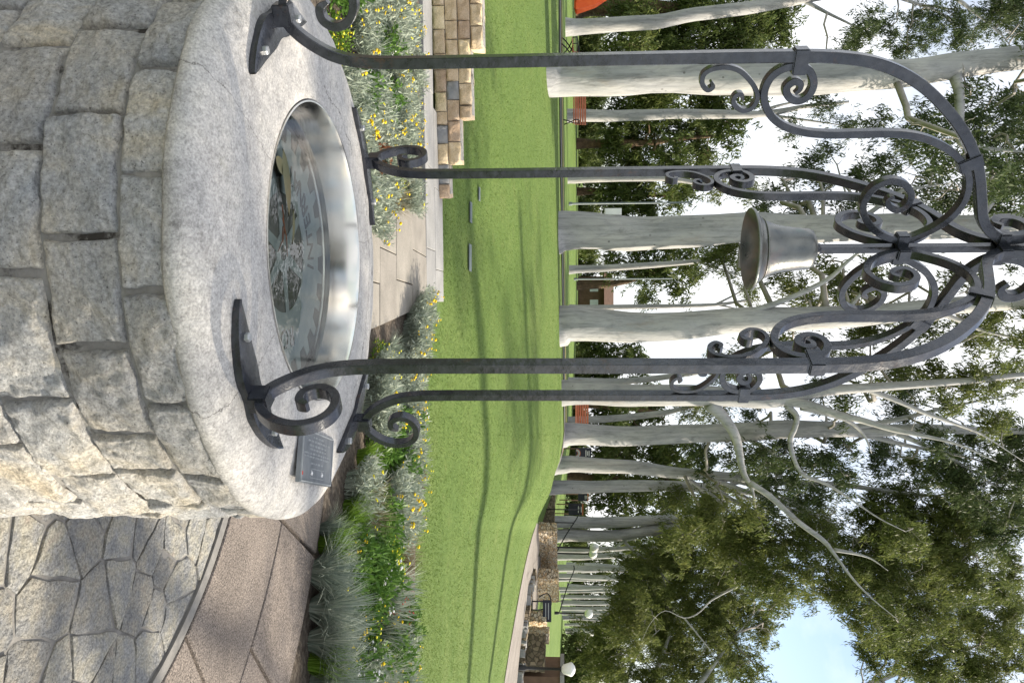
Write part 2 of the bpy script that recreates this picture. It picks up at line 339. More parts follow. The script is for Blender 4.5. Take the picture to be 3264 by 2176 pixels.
MAT['silver_leaf'] = leaf_mat('silver_leaf', ((0.15, 0.19, 0.14), (0.28, 0.325, 0.255), (0.45, 0.48, 0.40)), 0.2, 0.6, 3)
MAT['blue_grass'] = leaf_mat('blue_grass', ((0.09, 0.125, 0.095), (0.20, 0.245, 0.195), (0.38, 0.40, 0.33)), 0.2, 0.5, 2)
MAT['green_leaf'] = leaf_mat('green_leaf', ((0.03, 0.078, 0.014), (0.075, 0.155, 0.028), (0.15, 0.25, 0.05)), 0.25, 0.45, 3)
MAT['bright_leaf'] = leaf_mat('bright_leaf', ((0.06, 0.125, 0.015), (0.12, 0.22, 0.025), (0.20, 0.30, 0.05)), 0.3, 0.5, 3)
MAT['straw'] = leaf_mat('straw_leaf', ((0.10, 0.085, 0.045), (0.21, 0.185, 0.11), (0.33, 0.30, 0.19)), 0.2, 0.6, 3)
MAT['red_leaf'] = leaf_mat('red_leaf', ((0.06, 0.028, 0.015), (0.14, 0.055, 0.025), (0.22, 0.09, 0.04)), 0.2, 0.6, 3)
MAT['yellow'] = leaf_mat('yellow_flower', ((0.66, 0.44, 0.015), (0.80, 0.58, 0.02), (0.85, 0.70, 0.06)), 0.15, 0.6, 3)
MAT['lemon'] = leaf_mat('lemon_flower', ((0.62, 0.55, 0.02), (0.76, 0.70, 0.04), (0.82, 0.78, 0.10)), 0.2, 0.6, 3)
MAT['white_fl'] = leaf_mat('white_flower', ((0.62, 0.62, 0.60), (0.76, 0.76, 0.74), (0.82, 0.82, 0.80)), 0.2, 0.6, 3)
MAT['red_fl'] = leaf_mat('red_flower', ((0.30, 0.03, 0.03), (0.45, 0.06, 0.05), (0.55, 0.10, 0.07)), 0.2, 0.6, 3)
MAT['black'] = simple('black_paint', [(0.3, (0.012, 0.012, 0.013)), (0.7, (0.028, 0.028, 0.03))], 10, 4, 0.45, 0)
MAT['white'] = simple('white_paint', [(0.3, (0.70, 0.70, 0.69)), (0.7, (0.80, 0.80, 0.78))], 5, 4, 0.5, 0)
MAT['bench_wood'] = simple('red_wood', [(0.3, (0.36, 0.12, 0.06)), (0.7, (0.50, 0.19, 0.10))], 4, 5, 0.6, 0.1)
MAT['brown'] = simple('brown_wood', [(0.3, (0.09, 0.055, 0.035)), (0.7, (0.15, 0.09, 0.06))], 3, 5, 0.7, 0.1)
MAT['orange'] = simple('orange_fabric', [(0.3, (0.75, 0.10, 0.02)), (0.7, (0.85, 0.16, 0.035))], 3, 4, 0.7, 0.1)
MAT['sign_navy'] = simple('sign_navy', [(0.3, (0.02, 0.022, 0.035)), (0.7, (0.03, 0.033, 0.05))], 3, 4, 0.5, 0)
MAT['sign_pale'] = simple('sign_pale', [(0.3, (0.55, 0.60, 0.64)), (0.7, (0.66, 0.70, 0.72))], 3, 4, 0.5, 0)
MAT['galv'] = simple('galvanised', [(0.3, (0.35, 0.36, 0.37)), (0.7, (0.48, 0.49, 0.50))], 3, 4, 0.4, 0, metal=0.6)
MAT['plate'] = simple('weathered_plate', [(0.3, (0.10, 0.13, 0.13)), (0.7, (0.18, 0.21, 0.21))], 6, 5, 0.5, 0.1)
MAT['litter'] = leaf_mat('fallen_leaf', ((0.06, 0.065, 0.04), (0.10, 0.105, 0.06), (0.17, 0.13, 0.07)), 0.1, 0.5, 8)

# ------------------------------------------------------------------ terrain
TN = np.array([-0.9, -0.35, -0.05, 0.118, 0.15, 0.19, 0.233, 0.282, 0.43, 0.9])
YN = np.array([24, 30, 36, 45, 60, 90, 160, 400.0])
EL = np.array([[-0.6, -0.35, -0.10, 0.30, 0.90, 1.30, 1.4, 1.2],
               [-0.55, -0.30, -0.05, 0.35, 0.90, 1.25, 1.4, 1.2],
               [-0.38, -0.12, 0.08, 0.40, 0.85, 1.05, 1.2, 1.0],
               [-0.30, -0.02, 0.12, 0.28, 0.45, 0.70, 0.9, 0.9],
               [-0.50, -0.35, -0.35, 0.10, 0.22, 0.35, 0.6, 0.8],
               [-1.05, -1.35, -1.70, -0.35, 0.05, 0.20, 0.5, 0.8],
               [-2.26, -2.20, -1.95, -0.80, -0.20, 0.10, 0.4, 0.8],
               [-2.90, -2.55, -2.00, -1.25, -0.30, 0.10, 0.4, 0.8],
               [-4.39, -3.50, -2.80, -2.00, -0.90, 0.02, 0.4, 0.8],
               [-4.6, -3.7, -3.0, -2.2, -1.1, -0.1, 0.3, 0.8]])
def zt(x, y):
    """height of the ground"""
    if y <= 11.0: return 0.0
    t = x / y; i = min(max(int(np.searchsorted(TN, t)) - 1, 0), len(TN) - 2)
    f = min(max((t - TN[i]) / (TN[i + 1] - TN[i]), 0), 1)
    row = EL[i] * (1 - f) + EL[i + 1] * f
    zz = CAM_H + YN * np.tan(np.radians(row))
    if y < 24:
        s = (y - 11) / 13.0; return float(zz[0] * (1 - (1 - s) ** 1.45))
    return float(np.interp(y, YN, zz))
def ground(x, y):
    """the ground point seen at a view pixel"""
    d = ray_of(x, y); Y = 3.0
    while Y < 390:
        t = Y / d.y; z = CAM_H + d.z * t
        if z <= zt(d.x * t, Y): break
        Y += 0.05 if Y < 40 else 0.15
    t = Y / d.y; return Vector((d.x * t, Y, zt(d.x * t, Y)))

ys = np.concatenate([[-40, -15, 0, 5, 9, 10.5], np.arange(11, 24, 0.5), np.arange(24, 46, 1.0), np.arange(46, 100, 3.0), [110, 130, 160, 220, 300, 400, 700]])
ts = np.concatenate([np.linspace(-2.5, -0.7, 10), np.linspace(-0.6, 0.6, 97), np.linspace(0.7, 2.5, 10)])
V = []
for y in ys:
    for t in ts: V.append((t * max(y, 12), y, zt(t * y, y) if y > 11 else 0.0))
nx = len(ts); F = [(i * nx + j, i * nx + j + 1, (i + 1) * nx + j + 1, (i + 1) * nx + j) for i in range(len(ys) - 1) for j in range(nx - 1)]
lawn = obj_from(fast_mesh('lawn', V, F, True), 'lawn', MAT['lawn']); tag(lawn, kind='structure', label='mown green lawn rising to the gum trees')

# short mown blades of grass on the near part of the lawn
N = 185000
yy = 9.1 + 17.0 * rng.random(N) ** 1.25; tt = rng.uniform(-0.58, 0.58, N); xx = tt * yy
# vectorised terrain height
ii = np.clip(np.searchsorted(TN, tt) - 1, 0, len(TN) - 2); ff = np.clip((tt - TN[ii]) / (TN[ii + 1] - TN[ii]), 0, 1)
z24 = CAM_H + 24 * np.tan(np.radians(EL[ii, 0] * (1 - ff) + EL[ii + 1, 0] * ff)); s_ = np.clip((yy - 11) / 13, 0, 1)
zz = z24 * (1 - (1 - s_) ** 1.45)
keep = (yy < 24) & ((yy > 11.0) | ((xx > -0.30) & (yy > 9.75 - 0.27 * np.clip(xx + 0.4, 0, 9))))
xx, yy, zz = xx[keep], yy[keep], zz[keep]; N = len(xx)
ang = rng.uniform(0, 6.283, N); hh = rng.uniform(0.010, 0.024, N); ww = rng.uniform(0.004, 0.009, N)
lean = rng.normal(0, 0.02, (N, 2))
base = np.stack([xx, yy, zz - 0.003], 1); dv = np.stack([np.cos(ang) * ww, np.sin(ang) * ww, np.zeros(N)], 1)
tip = base + np.stack([lean[:, 0], lean[:, 1], hh], 1)
Vb = np.stack([base - dv, base + dv, tip], 1).reshape(-1, 3)
g = obj_from(fast_mesh('grass', Vb, np.arange(3 * N).reshape(-1, 3)), 'grass', MAT['blade']); tag(g, 'short mown grass blades on the lawn', 'grass', kind='stuff')

def ribbon(name, lower, upper, mat, lift=0.02, kind='structure', sub=4):
    """a strip between two rows of view pixels, laid on the ground"""
    lo = [ground(*p) for p in catmull(lower, sub)]; up = [ground(*p) for p in catmull(upper, sub)]
    V = []; k = 4
    for a, b in zip(lo, up):
        for i in range(k + 1):
            p = a.lerp(b, i / k); V.append((p.x, p.y, zt(p.x, p.y) + lift))
    n = len(lo); F = [(i * (k + 1) + j, (i + 1) * (k + 1) + j, (i + 1) * (k + 1) + j + 1, i * (k + 1) + j + 1) for i in range(n - 1) for j in range(k)]
    o = obj_from(fast_mesh(name, V, F, True), name, mat)
    if kind: o['kind'] = kind
    return o
def strip(name, pts, wid, mat, lift=0.03):
    """a strip of constant width on the ground along world points"""
    V = []; P = [Vector((p[0], p[1])) for p in catmull(pts, 5)]; k = 3
    for i, p in enumerate(P):
        d = (P[min(i + 1, len(P) - 1)] - P[max(i - 1, 0)]).normalized(); nrm = Vector((-d.y, d.x))
        for j in range(k + 1):
            q = p + nrm * wid * (j / k - 0.5); V.append((q.x, q.y, zt(q.x, q.y) + lift))
    F = [(i * (k + 1) + j, i * (k + 1) + j + 1, (i + 1) * (k + 1) + j + 1, (i + 1) * (k + 1) + j) for i in range(len(P) - 1) for j in range(k)]
    o = obj_from(fast_mesh(name, V, F, True), name, mat); o['kind'] = 'structure'; return o
strip('footpath', [(-22, 27.4), (-10, 27.6), (-4, 28.0), (0.5, 28.6), (4.5, 29.6)], 1.9, MAT['asphalt'])
strip('brick_edging', [(-22, 30.2), (-10, 30.4), (-4, 30.8), (0.5, 31.4), (5.5, 32.4)], 0.8, MAT['brick_path'], 0.04)
strip('far_path', [(-40, 72), (-24, 70), (-16, 69), (-9, 70), (-5, 74)], 3.0, MAT['gravel'], 0.10)
ribbon('gravel_path', [(1150, 1640), (1157, 1568), (1178, 1440), (1200, 1320), (1219, 1240), (1232, 1200)],
       [(1178, 1640), (1186, 1568), (1200, 1440), (1222, 1330), (1238, 1265), (1241, 1205)], MAT['gravel'])
ribbon('gravel_path', [(1209, 1322), (1216, 1360), (1222, 1400)], [(1243, 1270), (1240, 1330), (1233, 1400)], MAT['gravel'], 0.03)

# ------------------------------------------------------------------ paving round the well
WX, WY = -0.274, 2.415            # centre of the well
def pol(r, deg): return (WX + r * math.cos(R(deg)), WY + r * math.sin(R(deg)))
def ring_poly(r0, r1, a0, a1, n=10):
    return [pol(r0, a0 + (a1 - a0) * i / n) for i in range(n + 1)] + [pol(r1, a1 + (a0 - a1) * i / n) for i in range(n + 1)]
mb = MB(); mb.add([(*pol(1.86, a), 0.0185) for a in range(0, 360, 6)], [tuple(range(60))])
pav = mb.build('crazy_paving', MAT['paving_joint']); pav['kind'] = 'structure'
# concrete lip between the rough stones and the slabs
mb = MB()
for a in range(0, 360, 6): mb.prism(ring_poly(1.83, 1.885, a, a + 6, 2), 0.0, 0.034)
mb.build('edging', MAT['paving_joint'], pav)
def clip(poly, px, py, nx_, ny_):
    out = []
    for i in range(len(poly)):
        a, b = poly[i], poly[(i + 1) % len(poly)]
        da = (a[0] - px) * nx_ + (a[1] - py) * ny_; db = (b[0] - px) * nx_ + (b[1] - py) * ny_
        if da <= 0: out.append(a)
        if da * db < 0:
            t = da / (da - db); out.append((a[0] + (b[0] - a[0]) * t, a[1] + (b[1] - a[1]) * t))
    return out
pr = random.Random(11); seeds = []
while len(seeds) < 125:
    a, rr = pr.uniform(-75, 100), math.sqrt(pr.uniform(0.72 ** 2, 1.80 ** 2)); p = pol(rr, a)
    if all((p[0] - q[0]) ** 2 + (p[1] - q[1]) ** 2 > 0.115 ** 2 for q in seeds): seeds.append(p)
def paving_stone(poly, seed):
    """rough slab of stone with a dished, broken edge"""
    n = len(poly); c = (sum(p[0] for p in poly) / n, sum(p[1] for p in poly) / n); pts = []
    for i in range(n):
        a, b = poly[i], poly[(i + 1) % n]; k = max(1, int(math.hypot(b[0] - a[0], b[1] - a[1]) / 0.045))
        for j in range(k):
            x = a[0] + (b[0] - a[0]) * j / k; y = a[1] + (b[1] - a[1]) * j / k; q = 0.009
            pts.append((x + q * noise.noise((x * 14, y * 14, seed)), y + q * noise.noise((x * 14 + 9, y * 14, seed))))
    m_ = MB(); V = []; n = len(pts); h0 = 0.026 + 0.005 * noise.noise((seed * 3.1, 1, 1)); tx, ty = [0.03 * noise.noise((seed, k, 5.5)) for k in (1.3, 2.7)]
    for s, z in ((1.0, 0.005), (0.985, None), (0.92, None), (0.76, None), (0.56, None), (0.32, None)):
        for x, y in pts:
            X, Y_ = c[0] + (x - c[0]) * s, c[1] + (y - c[1]) * s
            zz_ = z if z is not None else h0 + (x - c[0]) * s * tx + (y - c[1]) * s * ty + 0.008 * noise.fractal((X * 16, Y_ * 16, seed), 0.8, 2, 4) - (0.002 if s > 0.95 else 0.001 if s > 0.8 else 0)
            V.append((X, Y_, zz_))
    V.append((c[0], c[1], h0 + 0.008 * noise.fractal((c[0] * 16, c[1] * 16, seed), 0.8, 2, 4)))
    F = [(r_ * n + i, r_ * n + (i + 1) % n, (r_ + 1) * n + (i + 1) % n, (r_ + 1) * n + i) for r_ in range(5) for i in range(n)]
    F += [(5 * n + i, 5 * n + (i + 1) % n, 6 * n) for i in range(n)]
    m_.add(V, F); return m_
for k, s in enumerate(seeds):
    poly = [(s[0] + 0.6 * math.cos(a), s[1] + 0.6 * math.sin(a)) for a in np.linspace(0, 2 * math.pi, 9)[:-1]]
    for q in seeds:
        if q is s: continue
        dx, dy = q[0] - s[0], q[1] - s[1]; L = math.hypot(dx, dy)
        if L < 1.2: poly = clip(poly, s[0] + dx / 2 - dx / L * 0.0045, s[1] + dy / 2 - dy / L * 0.0045, dx / L, dy / L)
        if len(poly) < 3: break
    for a in range(-80, 110, 8):          # outer circle
        u = (math.cos(R(a)), math.sin(R(a))); poly = clip(poly, WX + u[0] * 1.815, WY + u[1] * 1.815, *u)
        if len(poly) < 3: break
    if len(poly) < 3: continue
    paving_stone(poly, k * 1.7).build('paving_stone', MAT['paving'], pav, True, 32)
# two rings of exposed aggregate slabs
mb = MB(); mb.add([(*pol(3.38, a), 0.008) for a in range(0, 360, 6)], [tuple(range(60))]); slabs = mb.build('slab_bed', MAT['soil']); slabs['kind'] = 'structure'
def slab(poly, z1, mat, parent, name='slab'):
    m_ = MB(); n = len(poly); c = np.mean(poly, 0); q = [tuple(c + (np.array(p) - c) * (1 - 0.006 / max(0.2, np.linalg.norm(np.array(p) - c)))) for p in poly]
    m_.prism(poly, 0.0, z1 - 0.006); k = len(m_.v); m_.f.pop(1)
    m_.v += [(x, y, z1) for x, y in q]; m_.f += [(n + i, n + (i + 1) % n, k + (i + 1) % n, k + i) for i in range(n)] + [tuple(range(k, k + n))]
    return m_.build(name, mat, parent)
for j in range(14):
    a = 33 + 26 * j - 26 * 3
    if a < 320 - 26 * 3: slab(ring_poly(1.895, 2.595, a + 0.25, a + 25.7), 0.036 + 0.004 * (j % 2), MAT['aggregate'], slabs)
for j in range(20):
    a = 42.6 + 16.5 * j - 16.5 * 4
    slab(ring_poly(2.615, 3.34, a + 0.2, a + 16.2), 0.038 + 0.003 * (j % 3 - 1), MAT['aggregate'], slabs)

# ------------------------------------------------------------------ garden bed, slab path, edging
mb = MB(); mb.add([(-9, 3.5, 0.004), (9, 3.5, 0.004), (9, 8.6, 0.004), (2.0, 9.1, 0.004), (-0.40, 9.75, 0.004), (-1.8, 9.75, 0.004), (-9, 9.3, 0.004)], [(0, 1, 2, 3, 4, 5, 6)])
bed = mb.build('garden_bed', MAT['soil']); bed['kind'] = 'structure'
path = empty('slab_path', (0, 0, 0)); path['kind'] = 'structure'
PL = lambda y: -1.15 - 0.24 * (y - 7.28)           # left and right edges of the path
PR = lambda y: -0.16 - 0.125 * (y - 7.28)
rows = [5.72, 6.45, 7.15, 7.86, 8.72, 9.62]; cut = [-0.85, -0.52, -0.86, -0.62, -1.02]
for k in range(5):
    y0, y1 = rows[k] + 0.006, rows[k + 1] - 0.006; x_ = cut[k]
    slab([(PL(y0), y0), (x_ - 0.006, y0), (x_ - 0.012, y1), (PL(y1), y1)], 0.040 + 0.004 * (k % 2), MAT['tan_slab'], path)
    slab([(x_ + 0.006, y0), (PR(y0), y0), (PR(y1), y1), (x_ + 0.000, y1)], 0.043 - 0.004 * (k % 2), MAT['tan_slab'], path)
rx = random.Random(4)
for k, (y0, y1) in enumerate(((9.62, 10.28), (10.29, 10.95))):     # two rows of grey slabs along the lawn, running on to the left
    x = PR(10) - 0.02; n_ = 0
    while x > -7.5:
        L = (0.62, 1.02, 0.95, 1.1)[n_ % 4] if k == 0 else (0.42, 1.05, 1.0, 0.9)[n_ % 4]
        sl = 0.10 * (x + 0.5); s2 = 0.10 * (x - L + 0.5)
        if k == 0 or x > -2.2: slab([(x - L + 0.008, y0 + s2 * 0.9), (x, y0 + sl * 0.9), (x - 0.03, y1 - 0.008 + sl * 0.9), (x - L - 0.022, y1 - 0.008 + s2 * 0.9)], 0.046 + 0.003 * (n_ % 2), MAT['grey_slab'], path)
        x -= L; n_ += 1

# ------------------------------------------------------------------ stepped sandstone wall
def rock_block(L, D_, H, seed, rough=0.026, nx_=10, nz=7):
    """squared stone, rock-faced on the front (-y), origin at its centre"""
    bm = bmesh.new(); bmesh.ops.create_cube(bm, size=1.0)
    bmesh.ops.subdivide_edges(bm, edges=[e for e in bm.edges if abs((e.verts[0].co - e.verts[1].co).x) > .5], cuts=nx_ - 1, use_grid_fill=True)
    bmesh.ops.subdivide_edges(bm, edges=[e for e in bm.edges if abs((e.verts[0].co - e.verts[1].co).z) > .5], cuts=nz - 1, use_grid_fill=True)
    for v in bm.verts:
        u = v.co.copy(); ex = 0.5 - abs(u.x); ez = 0.5 - abs(u.z)
        e = min(ex * L, ez * H); rd = 1 - (1 - min(e / 0.016, 1)) ** 2
        p = Vector((u.x * L, u.y * D_, u.z * H))
        q = p * 7 + Vector((seed * 3.3, seed, 0))
        if u.y < 0: p.y -= rd * 0.016 + rd * rough * noise.fractal(q, 0.8, 2, 3)
        p.x += 0.010 * noise.noise(q + Vector((7, 0, 0))); p.z += 0.007 * noise.noise(q + Vector((0, 9, 0)))
        v.co = p
    me = bpy.data.meshes.new('stone'); bm.to_mesh(me); bm.free()
    for p in me.polygons: p.use_smooth = True
    me.set_sharp_from_angle(angle=R(55)); return me
wall = empty('sandstone_wall', (-2.1, 10.72, 0), R(12.0)); tag(wall, 'low stepped sandstone block wall behind the flower bed at left', 'wall')
wr = random.Random(21); ends = [0.16, -0.28, -0.86, -1.72]; HC = 0.163
mb = MB()
for k in range(4): mb.box(((ends[k] - 5.0) / 2 - 0.02, 0.0, HC * (k + 0.5) + 0.02), (ends[k] + 4.92, 0.30, HC - 0.002))
mb.build('mortar_core', MAT['mortar'], wall)
for k in range(4):
    x = ends[k]; n_ = 0
    while x > -4.4:
        L = wr.uniform(0.17, 0.30); st = obj_from(rock_block(L - 0.010, 0.36, HC - 0.009, wr.random() * 50), 'stone', MAT['grey_stone'] if (k < 2 and n_ in (1, 3) and wr.random() < .3) else MAT['sandstone'], wall)
        st.location = (x - L / 2, 0.0, HC * (k + 0.5) + 0.02); x -= L; n_ += 1

# flush metal plates set in the lawn
def ground_plate(x, y, L, wd, label):
    p = ground(x, y); m_ = MB(); m_.box((0, 0, 0.004), (L, wd, 0.012)); m_.box((0, 0, 0.011), (L * 0.8, wd * 0.7, 0.004))
    o = m_.build('ground_plate', MAT['plate']); o.location = p + Vector((0, 0, 0.016)); o.rotation_euler = (R(5), 0, 0); tag(o, label, 'plate', 'metal plates set in the lawn')
ground_plate(1077, 592, 0.42, 0.17, 'larger flat metal plate set in the lawn in front of the gum trees')
ground_plate(1098, 446, 0.22, 0.10, 'small flat metal plate in the lawn just right of the far left post')
ground_plate(1078, 488, 0.32, 0.14, 'flat metal plate in the lawn left of the larger plate')

# ------------------------------------------------------------------ the well
ZC = 0.97; RW = 0.775
well = empty('stone_well', (WX, WY, 0)); tag(well, 'round granite block well with thick pale concrete cap', 'well')
mb = MB(); mb.lathe([(RW + 0.007, -0.05), (RW + 0.009, 0.3), (RW + 0.005, 0.6), (RW + 0.007, 0.905)], 96); mb.build('mortar_core', MAT['mortar'], well, True)
def wall_stone(a0, a1, z0, z1, seed, nu, nv):
    V = []; wd = R(a1 - a0) * RW; hgt = z1 - z0
    tilt = (0.012 * noise.noise((seed, 0.3, 0)), 0.010 * noise.noise((seed, 7.3, 2)))
    for j in range(nv + 1):
        for i in range(nu + 1):
            u = i / nu; v = j / nv
            uu = 0.4 * u + 0.6 * (0.5 - 0.5 * math.cos(math.pi * u)); vv = 0.4 * v + 0.6 * (0.5 - 0.5 * math.cos(math.pi * v))
            e = min(uu * wd, (1 - uu) * wd, vv * hgt, (1 - vv) * hgt)
            cx_, cy_ = min(uu, 1 - uu) * wd, min(vv, 1 - vv) * hgt
            # rounded corners
            rc = 0.007; s = 1.0
            if cx_ < rc and cy_ < rc: e = min(e, rc - math.hypot(rc - cx_, rc - cy_))
            rd = 1 - (1 - min(max(e, 0) / 0.010, 1)) ** 2.4
            x, z = (a0 + (a1 - a0) * uu), z0 + hgt * vv
            q = Vector((R(x) * RW * 6, z * 6, seed * 5.1))
            fr = noise.fractal(q, 0.75, 2.1, 4); ch = abs(noise.noise(q * 0.55 + Vector((0, 0, 9))))
            rr = RW - 0.006 + 0.022 * rd + rd * (0.013 * fr + 0.018 * ch + 0.006 * noise.fractal(q * 3.1, 0.7, 2.2, 3) + tilt[0] * (uu - .5) * 2 + tilt[1] * (vv - .5) * 2 + 0.006 * math.sin(math.pi * uu) * math.sin(math.pi * vv))
            x += math.degrees((0.010 * noise.noise(Vector((x * 0.25, z * 16, seed)))) / RW) * (1 - rd * 0.3)
            z += 0.008 * noise.noise(Vector((x * 0.22, z * 14, seed + 40))) * (1 - rd * 0.3)
            V.append((rr * math.cos(R(x)), rr * math.sin(R(x)), z))
    F = [(j * (nu + 1) + i, j * (nu + 1) + i + 1, (j + 1) * (nu + 1) + i + 1, (j + 1) * (nu + 1) + i) for j in range(nv) for i in range(nu)]
    return fast_mesh('stone', V, F, True)
courses = [(0.900, 0.772, [-152, -133, -114.7, -96.1, -77.7, -58.2, -40.1, -23]),
           (0.772, 0.604, [-160, -143, -124, -105.8, -86.6, -68.6, -51.2, -41.4, -28, -9]),
           (0.604, 0.432, [-158, -140, -120.4, -100.7, -80.6, -58.9, -39.6, -20]),
           (0.432, 0.265, [-150, -131, -111, -91, -70, -49, -28, -8]),
           (0.265, 0.095, [-158, -140, -121, -101, -80.6, -60, -39.6, -20]),
           (0.095, -0.08, [-150, -131, -111, -91, -70, -49, -28, -8])]
cs = random.Random(5)
for k, (zt_, zb, js) in enumerate(courses):
    js = list(js); n_ = max(2, round((js[0] + 360 - js[-1]) / 19.0)); gap = (js[0] + 360 - js[-1]) / n_
    js += [js[-1] + gap * (i + 1) for i in range(n_)]
    for i in range(len(js) - 1):
        a0, a1 = js[i], js[i + 1]; near = -155 < (a0 + a1) / 2 < 5
        g_ = math.degrees(0.0035 / RW) * cs.uniform(0.3, 1.8); gz = cs.uniform(0.0008, 0.005)
        o = obj_from(wall_stone(a0 + g_, a1 - g_, zb + gz, zt_ - (gz if k else 0.001), cs.random() * 90, 42 if near else 10, 28 if near else 7), 'stone', MAT['granite'], well)
# concrete cap: flat top, bull-nosed rim
RB = 0.452
prof = [(RB, 0.80), (RB, ZC - 0.004), (RB + 0.004, ZC)]
prof += [(r, ZC + 0.0) for r in np.linspace(RB + 0.03, 0.60, 4)]
for i in range(1, 13):
    a = math.pi / 2 * i / 12; prof.append((0.60 + 0.208 * math.sin(a), ZC - 0.072 + 0.072 * math.cos(a)))
prof += [(0.806, 0.885), (0.80, 0.878), (0.74, 0.880)]
mb = MB(); SEG = 160; vs = []
for r, z in prof:
    for k in range(SEG):
        a = 2 * math.pi * k / SEG; p = Vector((r * math.cos(a), r * math.sin(a), z))
        if r > RB + 0.02:
            nz_ = noise.fractal(p * 5, 0.8, 2, 4); s = 1 + 0.006 * nz_ * (1 if r > 0.62 else 0); vs.append((p.x * s, p.y * s, p.z + 0.0035 * noise.fractal(p * 8 + Vector((3, 3, 3)), 0.8, 2, 4) - (0.006 * max(0, noise.noise((a * 5, 1, 2))) if z < 0.89 else 0)))
        else: vs.append(tuple(p))
n = len(prof); mb.add(vs, [(i * SEG + k, i * SEG + (k + 1) % SEG, (i + 1) * SEG + (k + 1) % SEG, (i + 1) * SEG + k) for i in range(n - 1) for k in range(SEG)])
cap = mb.build('cap', MAT['concrete'], well, True, 60)
# steel bowl let into the cap
mb = MB(); ZF = 0.845; mb.lathe([(RB + 0.003, ZC - 0.02), (RB - 0.001, ZC + 0.0025), (RB - 0.006, ZC + 0.002), (RB - 0.009, ZC - 0.01), (RB - 0.022, ZF + 0.004), (RB - 0.034, ZF), (0.001, ZF - 0.001)], 128)
mb.build('bowl', MAT['steel'], well, True, 35)
# gear emblem on the floor of the bowl, read from the far side
emb = empty('gear_emblem', (WX, WY, ZF)); tag(emb, 'round gear emblem plate with lettering under the water', 'emblem')
mb = MB(); mb.lathe([(0.415, 0.0015), (0.001, 0.0015)], 96); mb.build('backing', MAT['emblem_dark'], emb)
pts = []; T = 24
for k in range(T):
    a = 2 * math.pi * k / T
    for f, r in ((0.02, 0.345), (0.24, 0.345), (0.34, 0.395), (0.66, 0.395), (0.76, 0.345)): pts.append((r, a + f * 2 * math.pi / T))
def ring_plate(outer, inner_r, z0, z1):
    m_ = MB(); n = len(outer); V = []
    for z in (z0, z1):
        V += [(r * math.cos(a), r * math.sin(a), z) for r, a in outer] + [(inner_r * math.cos(a), inner_r * math.sin(a), z) for r, a in outer]
    F = []
    for i in range(n):
        j = (i + 1) % n; F += [(2 * n + i, 2 * n + j, 3 * n + j, 3 * n + i), (i, j, 2 * n + j, 2 * n + i), (n + i, 3 * n + i, 3 * n + j, n + j)]
    m_.add(V, F); return m_
ring_plate(pts, 0.185, 0.002, 0.005).build('toothed_rim', MAT['emblem_light'], emb)
hub = [(0.062, 2 * math.pi * k / 32) for k in range(32)]; ring_plate(hub, 0.024, 0.002, 0.005).build('hub', MAT['emblem_light'], emb)
for k in range(6):
    a = R(60 * k + 12); m_ = MB(); m_.prism([(0.055, -0.020), (0.19, -0.013), (0.19, 0.013), (0.055, 0.020)], 0.002, 0.0048); s_o = m_.build('spoke', MAT['emblem_light'], emb); s_o.rotation_euler = (0, 0, a)
def glyph(ch, size, mat, parent, M, name='letter', depth=0.0012):
    cu = bpy.data.curves.new('glyph', 'FONT'); cu.body = ch; cu.size = size; cu.align_x = 'CENTER'; cu.align_y = 'CENTER'; cu.extrude = depth; cu.resolution_u = 3
    t_ = bpy.data.objects.new('glyph', cu); COL.objects.link(t_); dg = bpy.context.evaluated_depsgraph_get(); me = bpy.data.meshes.new_from_object(t_.evaluated_get(dg))
    bpy.data.objects.remove(t_); me.materials.clear(); me.materials.append(mat)
    o = link(bpy.data.objects.new(name, me), parent); o.matrix_local = M; return o
def glyph_at(ch, r, deg, size, inward):
    b = R(deg); c_, s_2 = math.cos(b), math.sin(b)
    X, Yv = ((-s_2, c_), (-c_, -s_2)) if inward else ((s_2, -c_), (c_, s_2))
    M = Matrix(((X[0], Yv[0], 0, r * c_), (X[1], Yv[1], 0, r * s_2), (0, 0, 1, 0.0062), (0, 0, 0, 1)))
    glyph(ch, size, MAT['emblem_dark'], emb, M)
for i, ch in enumerate('INTERNATIONAL'): glyph_at(ch, 0.265, 86 + i * 11.4, 0.088, True)
for i, ch in enumerate('ROTARY'): glyph_at(ch, 0.265, 375 - i * 13.5, 0.088, False)
mb = MB(); mb.lathe([(RB - 0.0165, 0), (0.3, 0), (0.15, 0), (0.001, 0)], 96); wat = mb.build('water', MAT['water'], None, True); wat.location = (WX, WY, 0.868); wat['kind'] = 'structure'
# leaves and twig on the water
def floating_leaf(x, y, L, wd, rz, label):
    n = 9; V = []
    for i in range(n):
        t = i / (n - 1); q = wd * math.sin(math.pi * t ** 0.8) ** 0.9 + 0.0008
        for s in (-1, 0, 1): V.append((L * (t - .5), s * q / 2 + 0.06 * L * math.sin(2 * t), 0.0022 + 0.003 * abs(s) + 0.002 * math.sin(3 * t)))
    F = [(i * 3 + k, i * 3 + k + 1, (i + 1) * 3 + k + 1, (i + 1) * 3 + k) for i in range(n - 1) for k in (0, 1)]
    o = obj_from(fast_mesh('floating_leaf', V, F, True), 'floating_leaf', MAT['litter']); o.location = (x, y, 0.8685); o.rotation_euler = (0, 0, rz); tag(o, label, 'leaf', 'leaves floating in the bowl')
def onwater(x, y): return flat(x, y, 0.868)
p = onwater(652, 420); floating_leaf(p.x, p.y, 0.20, 0.060, R(12), 'long dark gum leaf floating at the left of the bowl')
p = onwater(640, 385); floating_leaf(p.x, p.y, 0.09, 0.045, R(60), 'short broad leaf floating at the far left of the bowl')
p = onwater(668, 520); floating_leaf(p.x, p.y, 0.11, 0.022, R(-8), 'thin curled leaf floating near the middle of the bowl')
m_ = MB()
